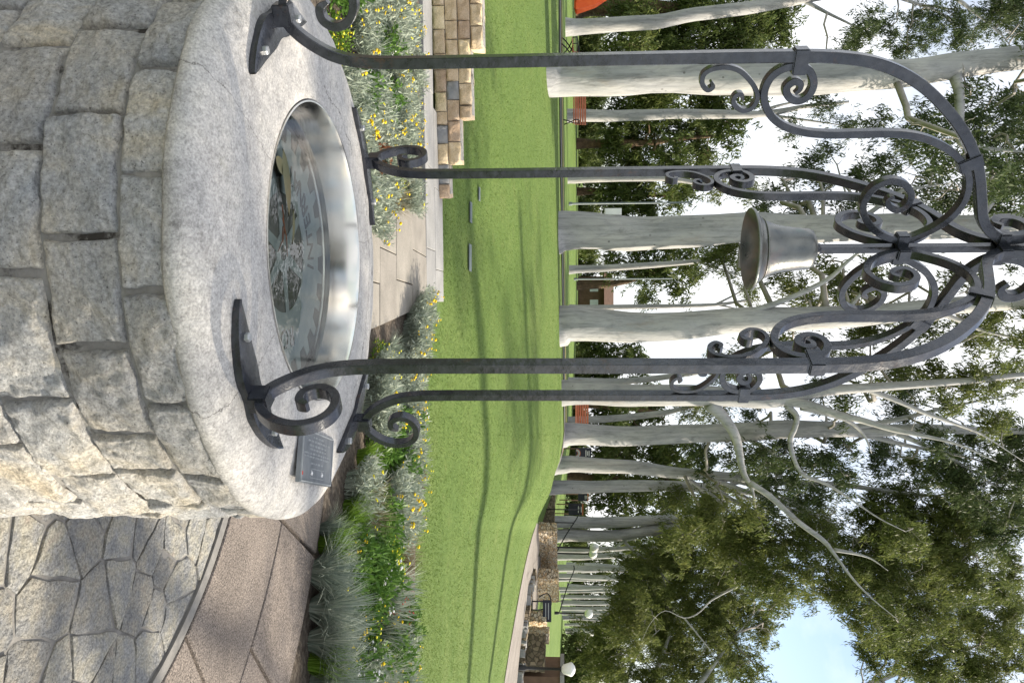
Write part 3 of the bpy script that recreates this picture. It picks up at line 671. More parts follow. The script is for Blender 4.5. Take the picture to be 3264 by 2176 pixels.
for a, b in (((648, 470), (650, 560)), ((650, 520), (638, 580)), ((649, 500), (660, 590))):
    p, q = onwater(*a), onwater(*b); m_.tube([p, p.lerp(q, .5) + Vector((0.004, 0.01, 0.002)), q], [0.0016, 0.0014, 0.0008], 5)
tag(m_.build('floating_twig', MAT['red_leaf']), 'thin forked twig floating in the bowl', 'twig')

# plaque on the cap
pq = empty('plaque', (WX + 0.626, WY - 0.067, ZC - 0.003)); pq.rotation_euler = (0, R(2.5), R(77.3))
tag(pq, 'small dark metal plaque with raised text on the right of the cap', 'plaque')
mb = MB(); mb.box((0, 0, 0.006), (0.350, 0.152, 0.012)); mb.build('plate', MAT['plaque'], pq)
mb = MB()
for c_, d_ in (((0, 0.072, 0.0135), (0.340, 0.003, 0.004)), ((0, -0.072, 0.0135), (0.340, 0.003, 0.004)), ((-0.170, 0, 0.0135), (0.003, 0.141, 0.004)), ((0.170, 0, 0.0135), (0.003, 0.141, 0.004))): mb.box(c_, d_)
mb.build('border', MAT['plaque_letter'], pq)
lr = random.Random(3); mb = MB()
for row, (y, half) in enumerate(((0.058, 0.06), (0.046, 0.115), (0.033, 0.10), (0.022, 0.09), (0.010, 0.145), (0.000, 0.145), (-0.018, 0.07))):
    x = -half
    while x < half:                      # too small to read in the photograph: worn strokes
        L = lr.uniform(0.010, 0.032)
        for k in range(int(L / 0.006)): mb.box((x + k * 0.006, y, 0.0128), (0.0036, 0.0058 * lr.uniform(.6, 1), 0.0016))
        x += L + 0.008
mb.build('raised_text', MAT['plaque_letter'], pq)['kind'] = 'stuff'
mb = MB()
for c_, d_ in (((0, -0.033, 0.013), (0.15, 0.0016, 0.002)), ((0, -0.059, 0.013), (0.15, 0.0016, 0.002)), ((-0.075, -0.046, 0.013), (0.0016, 0.026, 0.002)), ((0.075, -0.046, 0.013), (0.0016, 0.026, 0.002))): mb.box(c_, d_)
mb.build('crest_frame', MAT['plaque_letter'], pq)
for sx in (-0.058, 0.058):
    m_ = MB(); m_.prism([(-.008, -.002), (-.003, .003), (-.004, .009), (.001, .004), (.008, .002), (.003, -.006)], 0.0122, 0.0145); o = m_.build('crest', MAT['white'], pq); o.location = (sx, -0.046, 0)
m_ = MB(); m_.box((0, 0, 0.0128), (0.010, 0.010, 0.0012)); o = m_.build('rust_spot', MAT['red_fl'], pq); o.location = (-0.155, -0.05, 0)

# ------------------------------------------------------------------ wrought iron canopy
iron = empty('iron_canopy', (WX, WY, ZC)); tag(iron, 'black wrought iron canopy of four scrolled posts standing on the well', 'canopy')
def sweep(prof, phi, th, wd, n=6, taper=None):
    """flat bar bent in the upright plane at angle phi; prof: (r, z) points, th in the plane, wd across it"""
    P = catmull(prof, n); m_ = MB(); V = []; er = Vector((math.cos(phi), math.sin(phi), 0)); eb = Vector((-math.sin(phi), math.cos(phi), 0)); ez = Vector((0, 0, 1))
    N_ = len(P)
    for i in range(N_):
        a, b = P[max(i - 1, 0)], P[min(i + 1, N_ - 1)]; t = b - a; L = np.linalg.norm(t); t = t / L if L > 0 else np.array([0, 1.])
        nrm = np.array([-t[1], t[0]]); s = 1.0 if taper is None else taper(i / (N_ - 1)); ht, hw = th * s / 2, wd * (0.5 + 0.5 * s) / 2; c = min(ht, hw) * 0.14
        for u, v in ((-ht + c, -hw), (ht - c, -hw), (ht, -hw + c), (ht, hw - c), (ht - c, hw), (-ht + c, hw), (-ht, hw - c), (-ht, -hw + c)):
            q = P[i] + nrm * u; V.append(er * q[0] + ez * (q[1] - ZC) + eb * v)
    F = [(i * 8 + k, (i + 1) * 8 + k, (i + 1) * 8 + (k + 1) % 8, i * 8 + (k + 1) % 8) for i in range(N_ - 1) for k in range(8)]
    F += [tuple(range(8)), tuple((N_ - 1) * 8 + k for k in range(8))[::-1]]
    m_.add(V, F); return m_
POST = [(0.702, 1.000), (0.665, 1.016), (0.627, 1.056), (0.594, 1.112), (0.577, 1.180), (0.571, 1.28), (0.569, 1.5), (0.568, 1.75), (0.567, 2.0), (0.566, 2.20), (0.564, 2.33), (0.559, 2.42), (0.545, 2.505), (0.515, 2.585),
        (0.468, 2.662), (0.40, 2.740), (0.338, 2.795), (0.274, 2.837), (0.221, 2.862), (0.154, 2.886), (0.10, 2.906), (0.060, 2.936), (0.036, 2.975), (0.032, 3.02), (0.046, 3.07), (0.085, 3.11), (0.13, 3.115), (0.163, 3.09), (0.166, 3.05), (0.142, 3.03), (0.120, 3.045)]
SCR = [(.468, 2.322), (.479, 2.332), (.495, 2.331), (.501, 2.313), (.484, 2.297), (.460, 2.308), (.450, 2.333), (.463, 2.357), (.494, 2.365), (.528, 2.348), (.540, 2.316), (.535, 2.281), (.514, 2.254), (.481, 2.242), (.447, 2.247), (.409, 2.270), (.380, 2.310), (.362, 2.367),
       (.355, 2.435), (.355, 2.505), (.355, 2.583), (.350, 2.642), (.333, 2.704), (.301, 2.764), (.261, 2.809), (.215, 2.835), (.163, 2.841), (.122, 2.829), (.085, 2.802), (.056, 2.765), (.034, 2.722), (.030, 2.690), (.048, 2.640), (.085, 2.594), (.135, 2.566), (.176, 2.571), (.203, 2.590), (.218, 2.626), (.206, 2.665), (.179, 2.688), (.147, 2.688), (.129, 2.664), (.143, 2.636), (.161, 2.631), (.170, 2.646)]
CSC = [(.506, 2.101), (.492, 2.107), (.484, 2.094), (.500, 2.079), (.524, 2.080), (.538, 2.100), (.542, 2.134), (.533, 2.169), (.509, 2.198), (.482, 2.219), (.458, 2.226), (.434, 2.216), (.427, 2.190), (.447, 2.166), (.467, 2.169), (.469, 2.184), (.454, 2.190)]
FSC = [(0.704, 1.000), (0.745, 1.014), (0.783, 1.056), (0.799, 1.108), (0.788, 1.153), (0.757, 1.181), (0.715, 1.186), (0.680, 1.166), (0.668, 1.132), (0.684, 1.102), (0.714, 1.099), (0.728, 1.120)]
endt = lambda t: min(1.0, 0.45 + 9 * t, 0.45 + 9 * (1 - t))
FEET = (36, 126, 216, 306)
def collar(name, phi, r, z, dirv, along, across, width, mat=None):
    """strap gripping two bars: dirv is the bars' direction (r, z)"""
    er = Vector((math.cos(phi), math.sin(phi), 0)); eb = Vector((-math.sin(phi), math.cos(phi), 0)); ez = Vector((0, 0, 1))
    d = Vector(dirv).normalized(); t = er * d[0] + ez * d[1]; nn = er * -d[1] + ez * d[0]
    M = Matrix((t, nn, eb)).transposed(); m_ = MB(); m_.box((0, 0, 0), (along, across, width), M)
    m_.v = [tuple(Vector(v) + er * r + ez * (z - ZC)) for v in m_.v]
    bm = bmesh.new(); me = m_.mesh(name); bm.from_mesh(me); bmesh.ops.bevel(bm, geom=bm.edges[:], offset=0.003, segments=2, affect='EDGES'); bm.to_mesh(me); bm.free()
    return obj_from(me, name, mat or MAT['iron'], iron)
for deg in FEET:
    ph = R(deg)
    sweep(POST, ph, 0.029, 0.029, 6, lambda t: min(1.0, 0.5 + 8 * (1 - t))).build('post', MAT['iron'], iron, True, 35)
    sweep(SCR, ph, 0.0195, 0.0255, 6, endt).build('scroll', MAT['iron'], iron, True, 35)
    sweep(CSC, ph, 0.0125, 0.024, 5, endt).build('small_scroll', MAT['iron'], iron, True, 35)
    sweep(FSC, ph, 0.022, 0.032, 6, lambda t: min(1.0, 0.5 + 6 * (1 - t))).build('foot_scroll', MAT['iron'], iron, True, 35)
    collar('collar', ph, 0.552, 2.322, (0, 1), 0.038, 0.066, 0.037)
    collar('collar', ph, 0.267, 2.824, (-1, 0.5), 0.038, 0.062, 0.037)
    collar('collar', ph, 0.022, 2.702, (0, 1), 0.036, 0.052, 0.034)
    collar('collar', ph, 0.024, 2.985, (0, 1), 0.036, 0.054, 0.038)
    collar('foot_collar', ph, 0.700, 0.999, (1, 0), 0.055, 0.045, 0.046)
    # foot plate: curved leaf-shaped strap bolted round the rim
    V = []; n = 24
    for i in range(n + 1):
        s = i / n * 2 - 1; a = ph + s * R(20.5); hw = 0.044 * (1 - abs(s) ** 1.6) ** 0.8 + 0.002
        hw *= 1.0 - 0.25 * math.exp(-(s * 6) ** 2)
        for q in (-1, 0, 1):
            r = 0.674 - 0.010 * s * s + q * hw; zz_ = (0.0 if r < 0.6 else -0.072 + 0.072 * math.sqrt(max(0, 1 - ((r - 0.60) / 0.208) ** 2)))
            zz_ = zz_ * 0.45 - 0.002
            V += [(r * math.cos(a), r * math.sin(a), zz_ - 0.006), (r * math.cos(a), r * math.sin(a), zz_ + 0.014 + (0.003 if q == 0 else 0))]
    F = []
    for i in range(n):
        b = i * 6; c = b + 6
        F += [(b + 1, b + 3, c + 3, c + 1), (b + 3, b + 5, c + 5, c + 3), (b, b + 1, c + 1, c), (b + 5, b + 4, c + 4, c + 5), (b + 2, b, c, c + 2), (b + 4, b + 2, c + 2, c + 4)]
    m_ = MB(); m_.add(V, F); fp = m_.build('foot_plate', MAT['iron'], iron, True, 30)
    for s in (-0.62, 0.62):
        a = ph + s * R(20.5); m_ = MB(); m_.lathe([(0.001, 0.022), (0.010, 0.021), (0.0115, 0.018), (0.0115, 0.004)], 6); bo = m_.build('bolt', MAT['galv'], fp); bo.location = (0.668 * math.cos(a), 0.668 * math.sin(a), 0.002)
m_ = MB(); m_.box((0, 0, 2.80 - ZC), (0.021, 0.021, 0.70), None, R(36)); m_.build('hanging_rod', MAT['iron'], iron)

bell = empty('bell', (WX, WY, 2.268)); tag(bell, 'weathered bronze bell hanging from the centre of the iron canopy', 'bell')
outer = [(0.1225, -0.001), (0.1245, 0.003), (0.1215, 0.009), (0.113, 0.014), (0.102, 0.022), (0.0925, 0.032), (0.0845, 0.046), (0.0765, 0.066), (0.0705, 0.086), (0.0655, 0.118), (0.0625, 0.150), (0.0605, 0.168), (0.0545, 0.181), (0.042, 0.1875), (0.020, 0.190), (0.0005, 0.190)]
mb = MB(); mb.lathe(outer[::-1] + [(0.119, 0.001), (0.098, 0.018), (0.082, 0.040), (0.068, 0.075), (0.058, 0.14), (0.045, 0.172), (0.0005, 0.176)], 56); mb.build('shell', MAT['bronze'], bell, True, 60)
mb = MB(); mb.lathe([(0.0905, 0.034), (0.0935, 0.0355), (0.0885, 0.0395)], 56); mb.build('moulding', MAT['bronze'], bell, True)
mb = MB(); mb.lathe([(0.0005, 0.205), (0.016, 0.205), (0.018, 0.198), (0.018, 0.186)], 16); mb.build('crown_nut', MAT['iron'], bell, True)

# ------------------------------------------------------------------ trees
def leaf_quads(C, D_, L, W, rg):
    """pointed leaves: C centres, D_ directions (unit)"""
    n = len(C); r = rg.normal(size=(n, 3)); s = np.cross(D_, r); s /= np.linalg.norm(s, axis=1, keepdims=True) + 1e-9
    q_ = rg.uniform(0.5, 1.5, n) ** 1.2; L = L * q_[:, None]; W = W * (q_ ** 0.7 * rg.uniform(0.75, 1.25, n))[:, None]
    V = np.stack([C, C + D_ * L * 0.45 + s * W / 2, C + D_ * L, C + D_ * L * 0.45 - s * W / 2], 1).reshape(-1, 3)
    return V
def leaves_obj(name, V, mat, parent):
    F = np.arange(len(V)).reshape(-1, 4); o = obj_from(fast_mesh(name, V, F), name, mat, parent); return o
def limb_path(a, b, rg, sag=0.12, n=5):
    a, b = np.array(a), np.array(b); L = np.linalg.norm(b - a); out = []
    off = rg.normal(0, sag * L, 3); off2 = rg.normal(0, 0.04 * L, (n + 1, 3))
    for i in range(n + 1):
        t = i / n; out.append(a + (b - a) * t + off * math.sin(math.pi * t) * np.array([1, 1, 0.6]) + off2[i] * (0 < i < n))
    return out
tree_seed = [100]
def tree(name, label, Y, trunk, branches=(), clumps=(), leaf='gum_leaf', bark='gum', dens=0.62, leaf_l=0.155, leaf_w=0.036, group=None, droop=1.0, spread=1.0, limbs=True, cat='tree', flare=1.0):
    tree_seed[0] += 1; rg = np.random.default_rng(tree_seed[0]); pm = px_m(Y)
    P = []; W = []
    for i, p in enumerate(trunk): P.append(at(p[0], p[1], Y)); W.append(p[2] * pm / 2)
    zb = zt(P[0].x, Y); root = empty(name, (P[0].x, Y, zb)); tag(root, label, cat, group)
    org = Vector((P[0].x, Y, zb))
    P[0].z = zb - 0.25
    pts = catmull([tuple(p) + (w_,) for p, w_ in zip(P, W)], 4)
    wig = rg.uniform(0, 50)
    m_ = MB(); path_ = [Vector(q[:3]) for q in pts]
    for q in path_[3:]: q.x += 0.25 * W[0] * noise.noise((wig, q.z * 0.35, 0)); q.y += 0.3 * W[0] * noise.noise((wig + 9, q.z * 0.35, 0))
    rad_ = [max(q[3], 0.01) for q in pts]; path_.insert(1, path_[0].lerp(path_[1], 0.5)); path_.insert(1, path_[0].lerp(path_[1], 0.55)); rad_ = [rad_[0] * 1.32, rad_[0] * 1.16, rad_[0] * 1.04] + rad_[1:]
    m_.tube([q - org for q in path_], rad_, 22 if W[0] > 0.2 else 10, 0.12)
    m_.build('trunk', MAT[bark], root, True)
    path_ = path_[:1] + path_[3:]
    nodes = [(np.array(q), r_[3]) for q, r_ in list(zip(path_, pts))[len(path_) // 3:]]
    for br in branches:
        dy = rg.uniform(-0.35, 0.35) * 1.6; B = []
        for i, p in enumerate(br): B.append(tuple(at(p[0], p[1], Y + (dy * i / 2 if i else 0))) + (p[2] * pm / 2,))
        bp = catmull(B, 4); nb = len(bp) - 1; m_ = MB(); m_.tube([Vector(q[:3]) - org for q in bp], [max(q[3] * (1 - 0.72 * (k_ / nb) ** 2.2), 0.006) for k_, q in enumerate(bp)], 8, 0.16); m_.build('branch', MAT[bark], root, True)
        nodes += [(np.array(q[:3]), q[3]) for q in bp[2:]]
    if clumps:
        Vs = []; tw = MB(); NP = np.array([q for q, _ in nodes])
        for cl in clumps:
            rm = cl[2] * pm; dy = rg.normal(0, 1.3 * spread) + (cl[3] if len(cl) > 3 else 0); c = np.array(at(cl[0], cl[1], Y + dy))
            c[2] = max(c[2], zt(c[0], c[1]) + 0.15 * rm)
            if limbs:
                pen = np.linalg.norm(NP - c, axis=1) + 1.5 * np.maximum(0, NP[:, 2] - c[2]); k = int(np.argmin(pen)); a = NP[k]; L = np.linalg.norm(c - a)
                r0 = min(nodes[k][1] * 0.65, 0.018 + 0.015 * L)
                lp = limb_path(a, c, rg); tw.tube([Vector(q) - org for q in lp], list(np.linspace(r0, max(0.008, r0 * 0.4), len(lp))), 6)
                for _ in range(3):
                    q0 = lp[rg.integers(2, 6)]; q1 = q0 + rg.normal(0, 0.55 * rm, 3); l2 = limb_path(q0, q1, rg, 0.12, 4)
                    tw.tube([Vector(q) - org for q in l2], list(np.linspace(r0 * 0.45, 0.005, len(l2))), 5)
            ns = int(max(5, 7 * rm * rm + 5)); sub = rg.normal(size=(ns, 3)); sub /= np.linalg.norm(sub, axis=1, keepdims=True); sub *= rg.random((ns, 1)) ** 0.5 * rm
            sub[:, 2] *= 0.85; sub += c
            nl = int(dens * cl[2] ** 2 * (rm / cl[2] / 0.0153) ** 2 * (0.2 / leaf_l) * (0.045 / leaf_w))
            which = rg.integers(0, ns, nl); sg = 0.15 * rm + 0.13
            ks = 6; nst = ns * ks; st = np.repeat(sub, ks, 0) + rg.normal(0, 1, (nst, 3)) * np.array([sg, sg, sg * 0.8])
            hd = rg.uniform(0, 6.283, nst); hv = np.stack([np.cos(hd), np.sin(hd), np.zeros(nst)], 1); SL = (0.25 + 0.30 * rm) * rg.uniform(0.5, 1.3, nst)
            wh = rg.integers(0, nst, nl); t_ = rg.random(nl)[:, None]; sl = SL[wh][:, None]
            C = st[wh] + hv[wh] * (0.55 * sl * t_) + np.array([0, 0, 1.0]) * (sl * (0.25 * t_ - 1.05 * droop * t_ ** 1.6)) + rg.normal(0, 0.035 + 0.25 * leaf_l, (nl, 3))
            D_ = hv[wh] * 0.45 + rg.normal(0, 0.42, (nl, 3)) + np.array([0, 0, -0.85 * droop]); D_ /= np.linalg.norm(D_, axis=1, keepdims=True)
            Vs.append(leaf_quads(C - np.array(org), D_, leaf_l, leaf_w, rg))
            if limbs:
                for s in sub[:max(3, ns // 2)]:
                    l2 = limb_path(c, s, rg, 0.15, 3); tw.tube([Vector(q) - org for q in l2], [0.020, 0.016, 0.011, 0.006], 4)
        cr_ = leaves_obj('crown', np.concatenate(Vs), MAT[leaf], root); cr_['kind'] = 'stuff'
        if limbs: t_o = tw.build('twigs', MAT['twig'] if bark == 'gum' else MAT[bark], root, True); t_o['kind'] = 'stuff'
    return root

GG = 'smooth barked gum trees behind the lawn'
def limb_px(pts, w0, w1): return [((1700 + X / 1.333) / DS, (1000 + Y / 1.333) / DS, w0 + (w1 - w0) * i / (len(pts) - 1)) for i, (X, Y) in enumerate(pts)]
tree('gum_tree', 'big pale gum trunk just behind the near left iron post, with a side limb', 20.8,
     [(1268, 172, 104), (1292, 177, 86), (1400, 178, 80), (1600, 180, 76), (1750, 182, 74), (1900, 180, 70), (2050, 166, 62), (2150, 156, 58), (2250, 143, 54), (2352, 128, 52), (2500, 105, 48), (2650, 85, 40)],
     [[(2192, 170, 30), (2203, 215, 24), (2204, 290, 21), (2212, 332, 18), (2270, 342, 13), (2352, 348, 9), (2420, 340, 6)]],
     [(2240, 265, 62, 3), (2300, 235, 52, 3), (2255, 330, 55, 2), (2320, 310, 55, 2), (2330, 420, 45), (2280, 400, 38), (2180, 385, 40), (2200, 300, 44), (2145, 330, 38), (2340, 365, 46), (2230, 215, 30, 4), (2350, 250, 50, 3), (2420, 60, 80), (2450, 260, 90), (2420, 420, 80)], 'gum_leaf_dark', group=GG, dens=0.5)
tree('gum_tree', 'thick straight pale gum trunk behind the bell with a white box on it', 24.0,
     [(1280, 537, 104), (1300, 534, 90), (1400, 532, 84), (1600, 530, 73), (1750, 527, 67), (1900, 524, 60), (2050, 520, 56), (2200, 517, 50), (2352, 512, 44), (2500, 505, 40), (2700, 500, 30)],
     [[(1960, 515, 13), (2010, 480, 11), (2070, 440, 10), (2120, 430, 8), (2190, 420, 6)], [(2250, 505, 14), (2300, 440, 10), (2352, 400, 8)]],
     [(1870, 385, 36, 4), (1900, 420, 30, 4), (1850, 470, 38, 4), (1790, 440, 34, 5), (1760, 485, 30, 5), (1930, 470, 30, 3), (1990, 400, 42, 3), (2040, 375, 46, 3), (2090, 335, 40, 3), (2200, 470, 55, 2), (2290, 470, 46, 2), (2340, 545, 40, 1), (2130, 440, 36, 2), (2020, 300, 40, 4), (2130, 275, 44, 3), (1980, 470, 26, 3), (1830, 410, 30, 6), (1900, 345, 32, 5), (2060, 440, 34, 3), (2240, 430, 40, 2), (2330, 470, 44, 2), (2430, 560, 80)], 'gum_leaf_dark', group=GG, dens=0.5)
tree('gum_tree', 'thick pale gum trunk with a long bare limb, right of the bell', 24.0,
     [(1284, 752, 96), (1312, 752, 84), (1400, 750, 75), (1600, 745, 62), (1750, 738, 57), (1900, 730, 50), (2050, 716, 44), (2200, 702, 38), (2352, 690, 32), (2480, 680, 28), (2650, 675, 22)],
     [[(1630, 748, 24), (1690, 726, 16), (1800, 690, 14), (1900, 642, 12), (1945, 602, 11), (1990, 572, 8), (2060, 560, 6)], [(1930, 736, 16), (1960, 695, 11), (1995, 660, 9), (2030, 655, 6)], [(2120, 708, 15), (2190, 730, 12), (2260, 760, 10), (2352, 780, 8)]],
     [(1800, 620, 40, 4), (1840, 660, 42, 4), (1880, 700, 46, 4), (1930, 640, 40, 4), (1960, 680, 42, 3), (2010, 640, 40, 3), (2080, 640, 36, 3), (1900, 600, 26, 3), (1700, 560, 40, 6), (1660, 600, 44, 6), (1740, 590, 30, 5), (2230, 760, 46, 2), (2300, 705, 46, 2), (2140, 765, 36, 2), (2100, 722, 30, 3), (2200, 645, 36, 3), (2300, 785, 40, 2), (2020, 745, 40, 5), (1820, 780, 34, 6), (2420, 740, 80)], 'gum_leaf', group=GG, dens=0.62)
tree('gum_tree', 'pale gum hidden behind the right posts, its twisted limbs spreading to the right', 26.0,
     [(1295, 902, 66), (1322, 903, 57), (1450, 905, 52), (1600, 908, 48), (1700, 912, 44), (1780, 916, 36), (1900, 902, 24), (2100, 880, 18), (2250, 872, 14), (2400, 860, 10)],
     [[(1628, 926, 34), (1662, 958, 27), (1690, 1005, 24), (1706, 1080, 20), (1726, 1120, 16), (1738, 1180, 9)],
      [(1722, 1108, 14), (1770, 1140, 13), (1830, 1195, 12), (1890, 1240, 11), (1915, 1270, 9), (1960, 1330, 8), (2010, 1380, 6), (2060, 1420, 4)],
      [(1790, 918, 24), (1860, 930, 20), (1920, 950, 18), (1980, 965, 16), (2050, 985, 16), (2120, 1000, 13), (2200, 1020, 10), (2290, 1060, 7)],
      [(1805, 928, 15), (1830, 955, 13), (1825, 985, 12), (1815, 1010, 12), (1822, 1050, 11), (1846, 1090, 10), (1900, 1112, 9), (1960, 1150, 7), (2020, 1190, 6), (2080, 1220, 4)],
      [(1840, 935, 15), (1900, 950, 13), (1950, 967, 12), (1985, 1000, 10), (2002, 1040, 7)],
      [(1985, 892, 13), (2060, 920, 11), (2130, 950, 10), (2200, 975, 8), (2260, 1000, 7), (2352, 1060, 5)],
      [(1915, 1262, 9), (1960, 1270, 7), (2000, 1282, 5), (2040, 1310, 3)]],
     [(1680, 830, 30, 6), (1740, 842, 32, 5), (2080, 862, 52, 2), (2160, 852, 44, 2), (2240, 880, 52, 2), (2320, 862, 46, 2), (1960, 842, 34, 3), (2000, 782, 36, 3), (1900, 802, 30, 4), (2290, 950, 46, 2), (2180, 930, 32, 3), (2060, 1420, 36, 0), (2090, 1225, 50, 0), (1745, 1190, 30, 0)], 'gum_leaf', group=GG, dens=0.62)
tree('gum_tree', 'straight pale gum trunk just right of the far right post', 30.0,
     [(1295, 1000, 60), (1320, 1000, 51), (1450, 998, 46), (1600, 994, 43), (1750, 990, 42), (1900, 986, 36), (2050, 985, 26), (2150, 985, 20), (2300, 990, 15), (2400, 995, 12)],
     [[(1880, 988, 18), (1990, 1000, 13), (2080, 1022, 11), (2200, 1045, 8), (2352, 1085, 6)], [(1940, 985, 16), (2050, 965, 12), (2200, 930, 9), (2352, 900, 7)], [(1700, 996, 12), (1760, 1030, 9), (1800, 1060, 7), (1860, 1080, 5)], [(2040, 986, 14), (2140, 1030, 10), (2240, 1085, 8), (2330, 1150, 6)]],
     [(1880, 902, 26), (1960, 930, 30), (2080, 940, 44), (1800, 1040, 36), (1760, 1062, 44), (1900, 1052, 40), (1850, 1082, 44), (1950, 1092, 44), (1620, 1052, 44, 3), (1700, 1042, 30), (2150, 1012, 36), (2240, 1012, 36), (2330, 1002, 40), (2030, 1060, 36), (2250, 1150, 60), (2310, 1205, 62), (2300, 1100, 54), (2200, 1102, 54), (2150, 1078, 36), (1680, 990, 30, 4), (1740, 960, 30, 4), (1830, 970, 30, 4), (1940, 1010, 36, 2), (2040, 1010, 38, 2), (2100, 890, 40, 3), (2200, 1060, 44, 2), (2320, 1040, 46, 2), (1780, 1120, 44, 2), (1870, 1140, 44, 2), (2400, 1100, 70)], 'gum_leaf_dark', group=GG, dens=0.62)
tree('gum_tree', 'pale gum trunk with a fan of fine limbs, second right of the far right post', 34.0,
     [(1294, 1068, 44), (1330, 1068, 37), (1450, 1072, 32), (1560, 1085, 26), (1700, 1096, 20), (1850, 1110, 14), (2000, 1122, 10), (2150, 1140, 7)],
     [[(1590, 1086, 14), (1700, 1122, 9), (1800, 1162, 8), (1900, 1192, 6)], [(1640, 1092, 11), (1760, 1080, 8), (1880, 1062, 6)], [(1650, 1094, 10), (1780, 1132, 7), (1880, 1182, 5), (1960, 1232, 4)], [(1560, 1086, 10), (1640, 1140, 8), (1700, 1200, 6), (1780, 1250, 4)], [(1600, 1090, 9), (1690, 1150, 6), (1800, 1210, 5), (1880, 1290, 3)],
      limb_px([(1040, 760), (985, 880), (935, 1040), (900, 1130), (800, 1190), (750, 1220), (700, 1270), (640, 1290), (560, 1260), (500, 1310), (460, 1390)], 7.5, 1.5), limb_px([(640, 1290), (690, 1350), (760, 1440), (830, 1560)], 5, 1.2),
      limb_px([(1030, 740), (1100, 660), (1190, 600), (1300, 560)], 6, 3), limb_px([(1030, 745), (1150, 760), (1260, 830), (1330, 900)], 6, 3), limb_px([(1000, 735), (1060, 650), (1120, 520)], 6, 3), limb_px([(980, 730), (1100, 700), (1240, 690), (1380, 640)], 6, 3), limb_px([(990, 735), (1080, 820), (1160, 930), (1210, 1010)], 6, 3), limb_px([(940, 720), (1020, 760), (1130, 800), (1280, 880), (1420, 940)], 6, 3)],
     [(1650, 1252, 62), (1720, 1232, 60), (1800, 1252, 70), (1780, 1330, 56), (1850, 1302, 54), (1700, 1292, 54), (1960, 1302, 84), (2040, 1282, 84), (2000, 1382, 84), (2080, 1362, 74), (2120, 1272, 74), (1920, 1362, 54), (2160, 1332, 64), (2060, 1442, 50), (2130, 1422, 54), (2080, 1162, 70), (2160, 1202, 70), (2230, 1252, 74), (2330, 1300, 50), (2290, 1342, 46), (1640, 1180, 40), (1580, 1230, 40), (2020, 1180, 56), (2100, 1092, 46), (2180, 1290, 56), (2250, 1330, 52), (2200, 1150, 48), (2270, 1212, 56), (2340, 1150, 48), (2000, 1240, 50), (1900, 1242, 46), (2170, 1380, 52), (1860, 1210, 40)], 'gum_leaf', group=GG, dens=0.62, spread=1.6)
tree('gum_tree', 'slender pale gum trunk, third right of the far right post', 38.0, [(1297, 1120, 35), (1330, 1119, 30), (1450, 1117, 27), (1600, 1118, 22), (1720, 1130, 14), (1850, 1160, 9)],
     [[(1600, 1118, 12), (1680, 1150, 9), (1760, 1190, 6)], [(1640, 1120, 10), (1740, 1100, 7), (1850, 1090, 5)], [(1690, 1128, 9), (1760, 1170, 6), (1850, 1230, 4)]], [(1660, 1150, 46), (1740, 1182, 46), (1830, 1170, 50), (1900, 1200, 50), (1560, 1150, 40)], 'gum_leaf', group=GG, dens=0.4)
tree('gum_tree', 'slim pale gum trunk just left of the leaning one beyond the gravel path', 42.0, [(1301, 1199, 30), (1330, 1199, 27), (1450, 1196, 24), (1620, 1190, 17), (1750, 1185, 10)], [], [(1700, 1200, 44), (1760, 1182, 44), (1600, 1190, 34)], 'gum_leaf', group=GG, dens=0.4)
tree('gum_tree', 'pale gum trunk bending left as it rises beyond the gravel path', 42.0, [(1301, 1231, 34), (1330, 1230, 28), (1420, 1228, 26), (1500, 1217, 24), (1560, 1208, 20), (1640, 1195, 14), (1720, 1200, 9)],
     [[(1530, 1214, 14), (1570, 1260, 10), (1630, 1290, 7), (1700, 1300, 5)], limb_px([(500, 925), (560, 970), (620, 1030), (690, 1105)], 8, 2), limb_px([(380, 960), (430, 1010), (520, 1070), (550, 1110), (600, 1145), (760, 1140), (890, 1150)], 8, 1.5), limb_px([(545, 1105), (560, 1150), (562, 1195)], 4, 1.5), limb_px([(600, 920), (660, 940), (740, 930)], 8, 4)], [(1660, 1220, 44), (1600, 1280, 46), (1740, 1230, 40), (1540, 1260, 34)], 'gum_leaf', group=GG, dens=0.45)
tree('gum_tree', 'leaning pale gum trunk at the far left beside the red bench', 38.0, [(1316, 62, 44), (1340, 62, 36), (1500, 50, 32), (1600, 32, 30), (1750, 12, 27), (1850, -5, 24), (2000, -30, 20), (2150, -50, 14)],
     [[(1840, -2, 12), (1900, 30, 8), (1960, 60, 6), (2000, 90, 4)], [(2000, -30, 12), (2080, 0, 9), (2150, 25, 7), (2200, 60, 5), (2230, 110, 4)], [(2080, -35, 12), (2180, -10, 10), (2240, 30, 8), (2300, 80, 6), (2330, 120, 5)]],
     [(1990, 72, 46), (1960, 112, 36), (2040, 60, 30), (2110, 50, 36), (2140, 92, 32), (2080, 120, 36), (2190, 32, 46), (2280, 32, 54), (2340, 62, 46), (2230, 92, 36), (2330, 12, 54), (1940, 152, 30), (2400, 40, 70)], 'gum_leaf_dark', group=GG, dens=0.5)
tree('gum_tree', 'slender grey gum trunk between the two left posts', 40.0, [(1313, 267, 34), (1340, 266, 29), (1500, 263, 24), (1650, 262, 20), (1750, 262, 15), (1850, 245, 10), (1950, 235, 7)],
     [[(1735, 262, 11), (1800, 240, 7), (1900, 222, 4)], [(1740, 262, 10), (1850, 276, 6), (1960, 292, 4)]], [(1900, 250, 36), (1960, 290, 34), (1880, 215, 28), (1830, 300, 28)], 'gum_leaf_dark', group=GG, dens=0.3)
tree('gum_tree', 'thin pale gum trunk showing just right of the far left post', 40.0, [(1313, 413, 20), (1340, 412, 16), (1500, 410, 14), (1560, 415, 11), (1640, 428, 8), (1720, 440, 6)], [], [(1660, 420, 40), (1720, 440, 34)], 'gum_leaf', group=GG, dens=0.4)
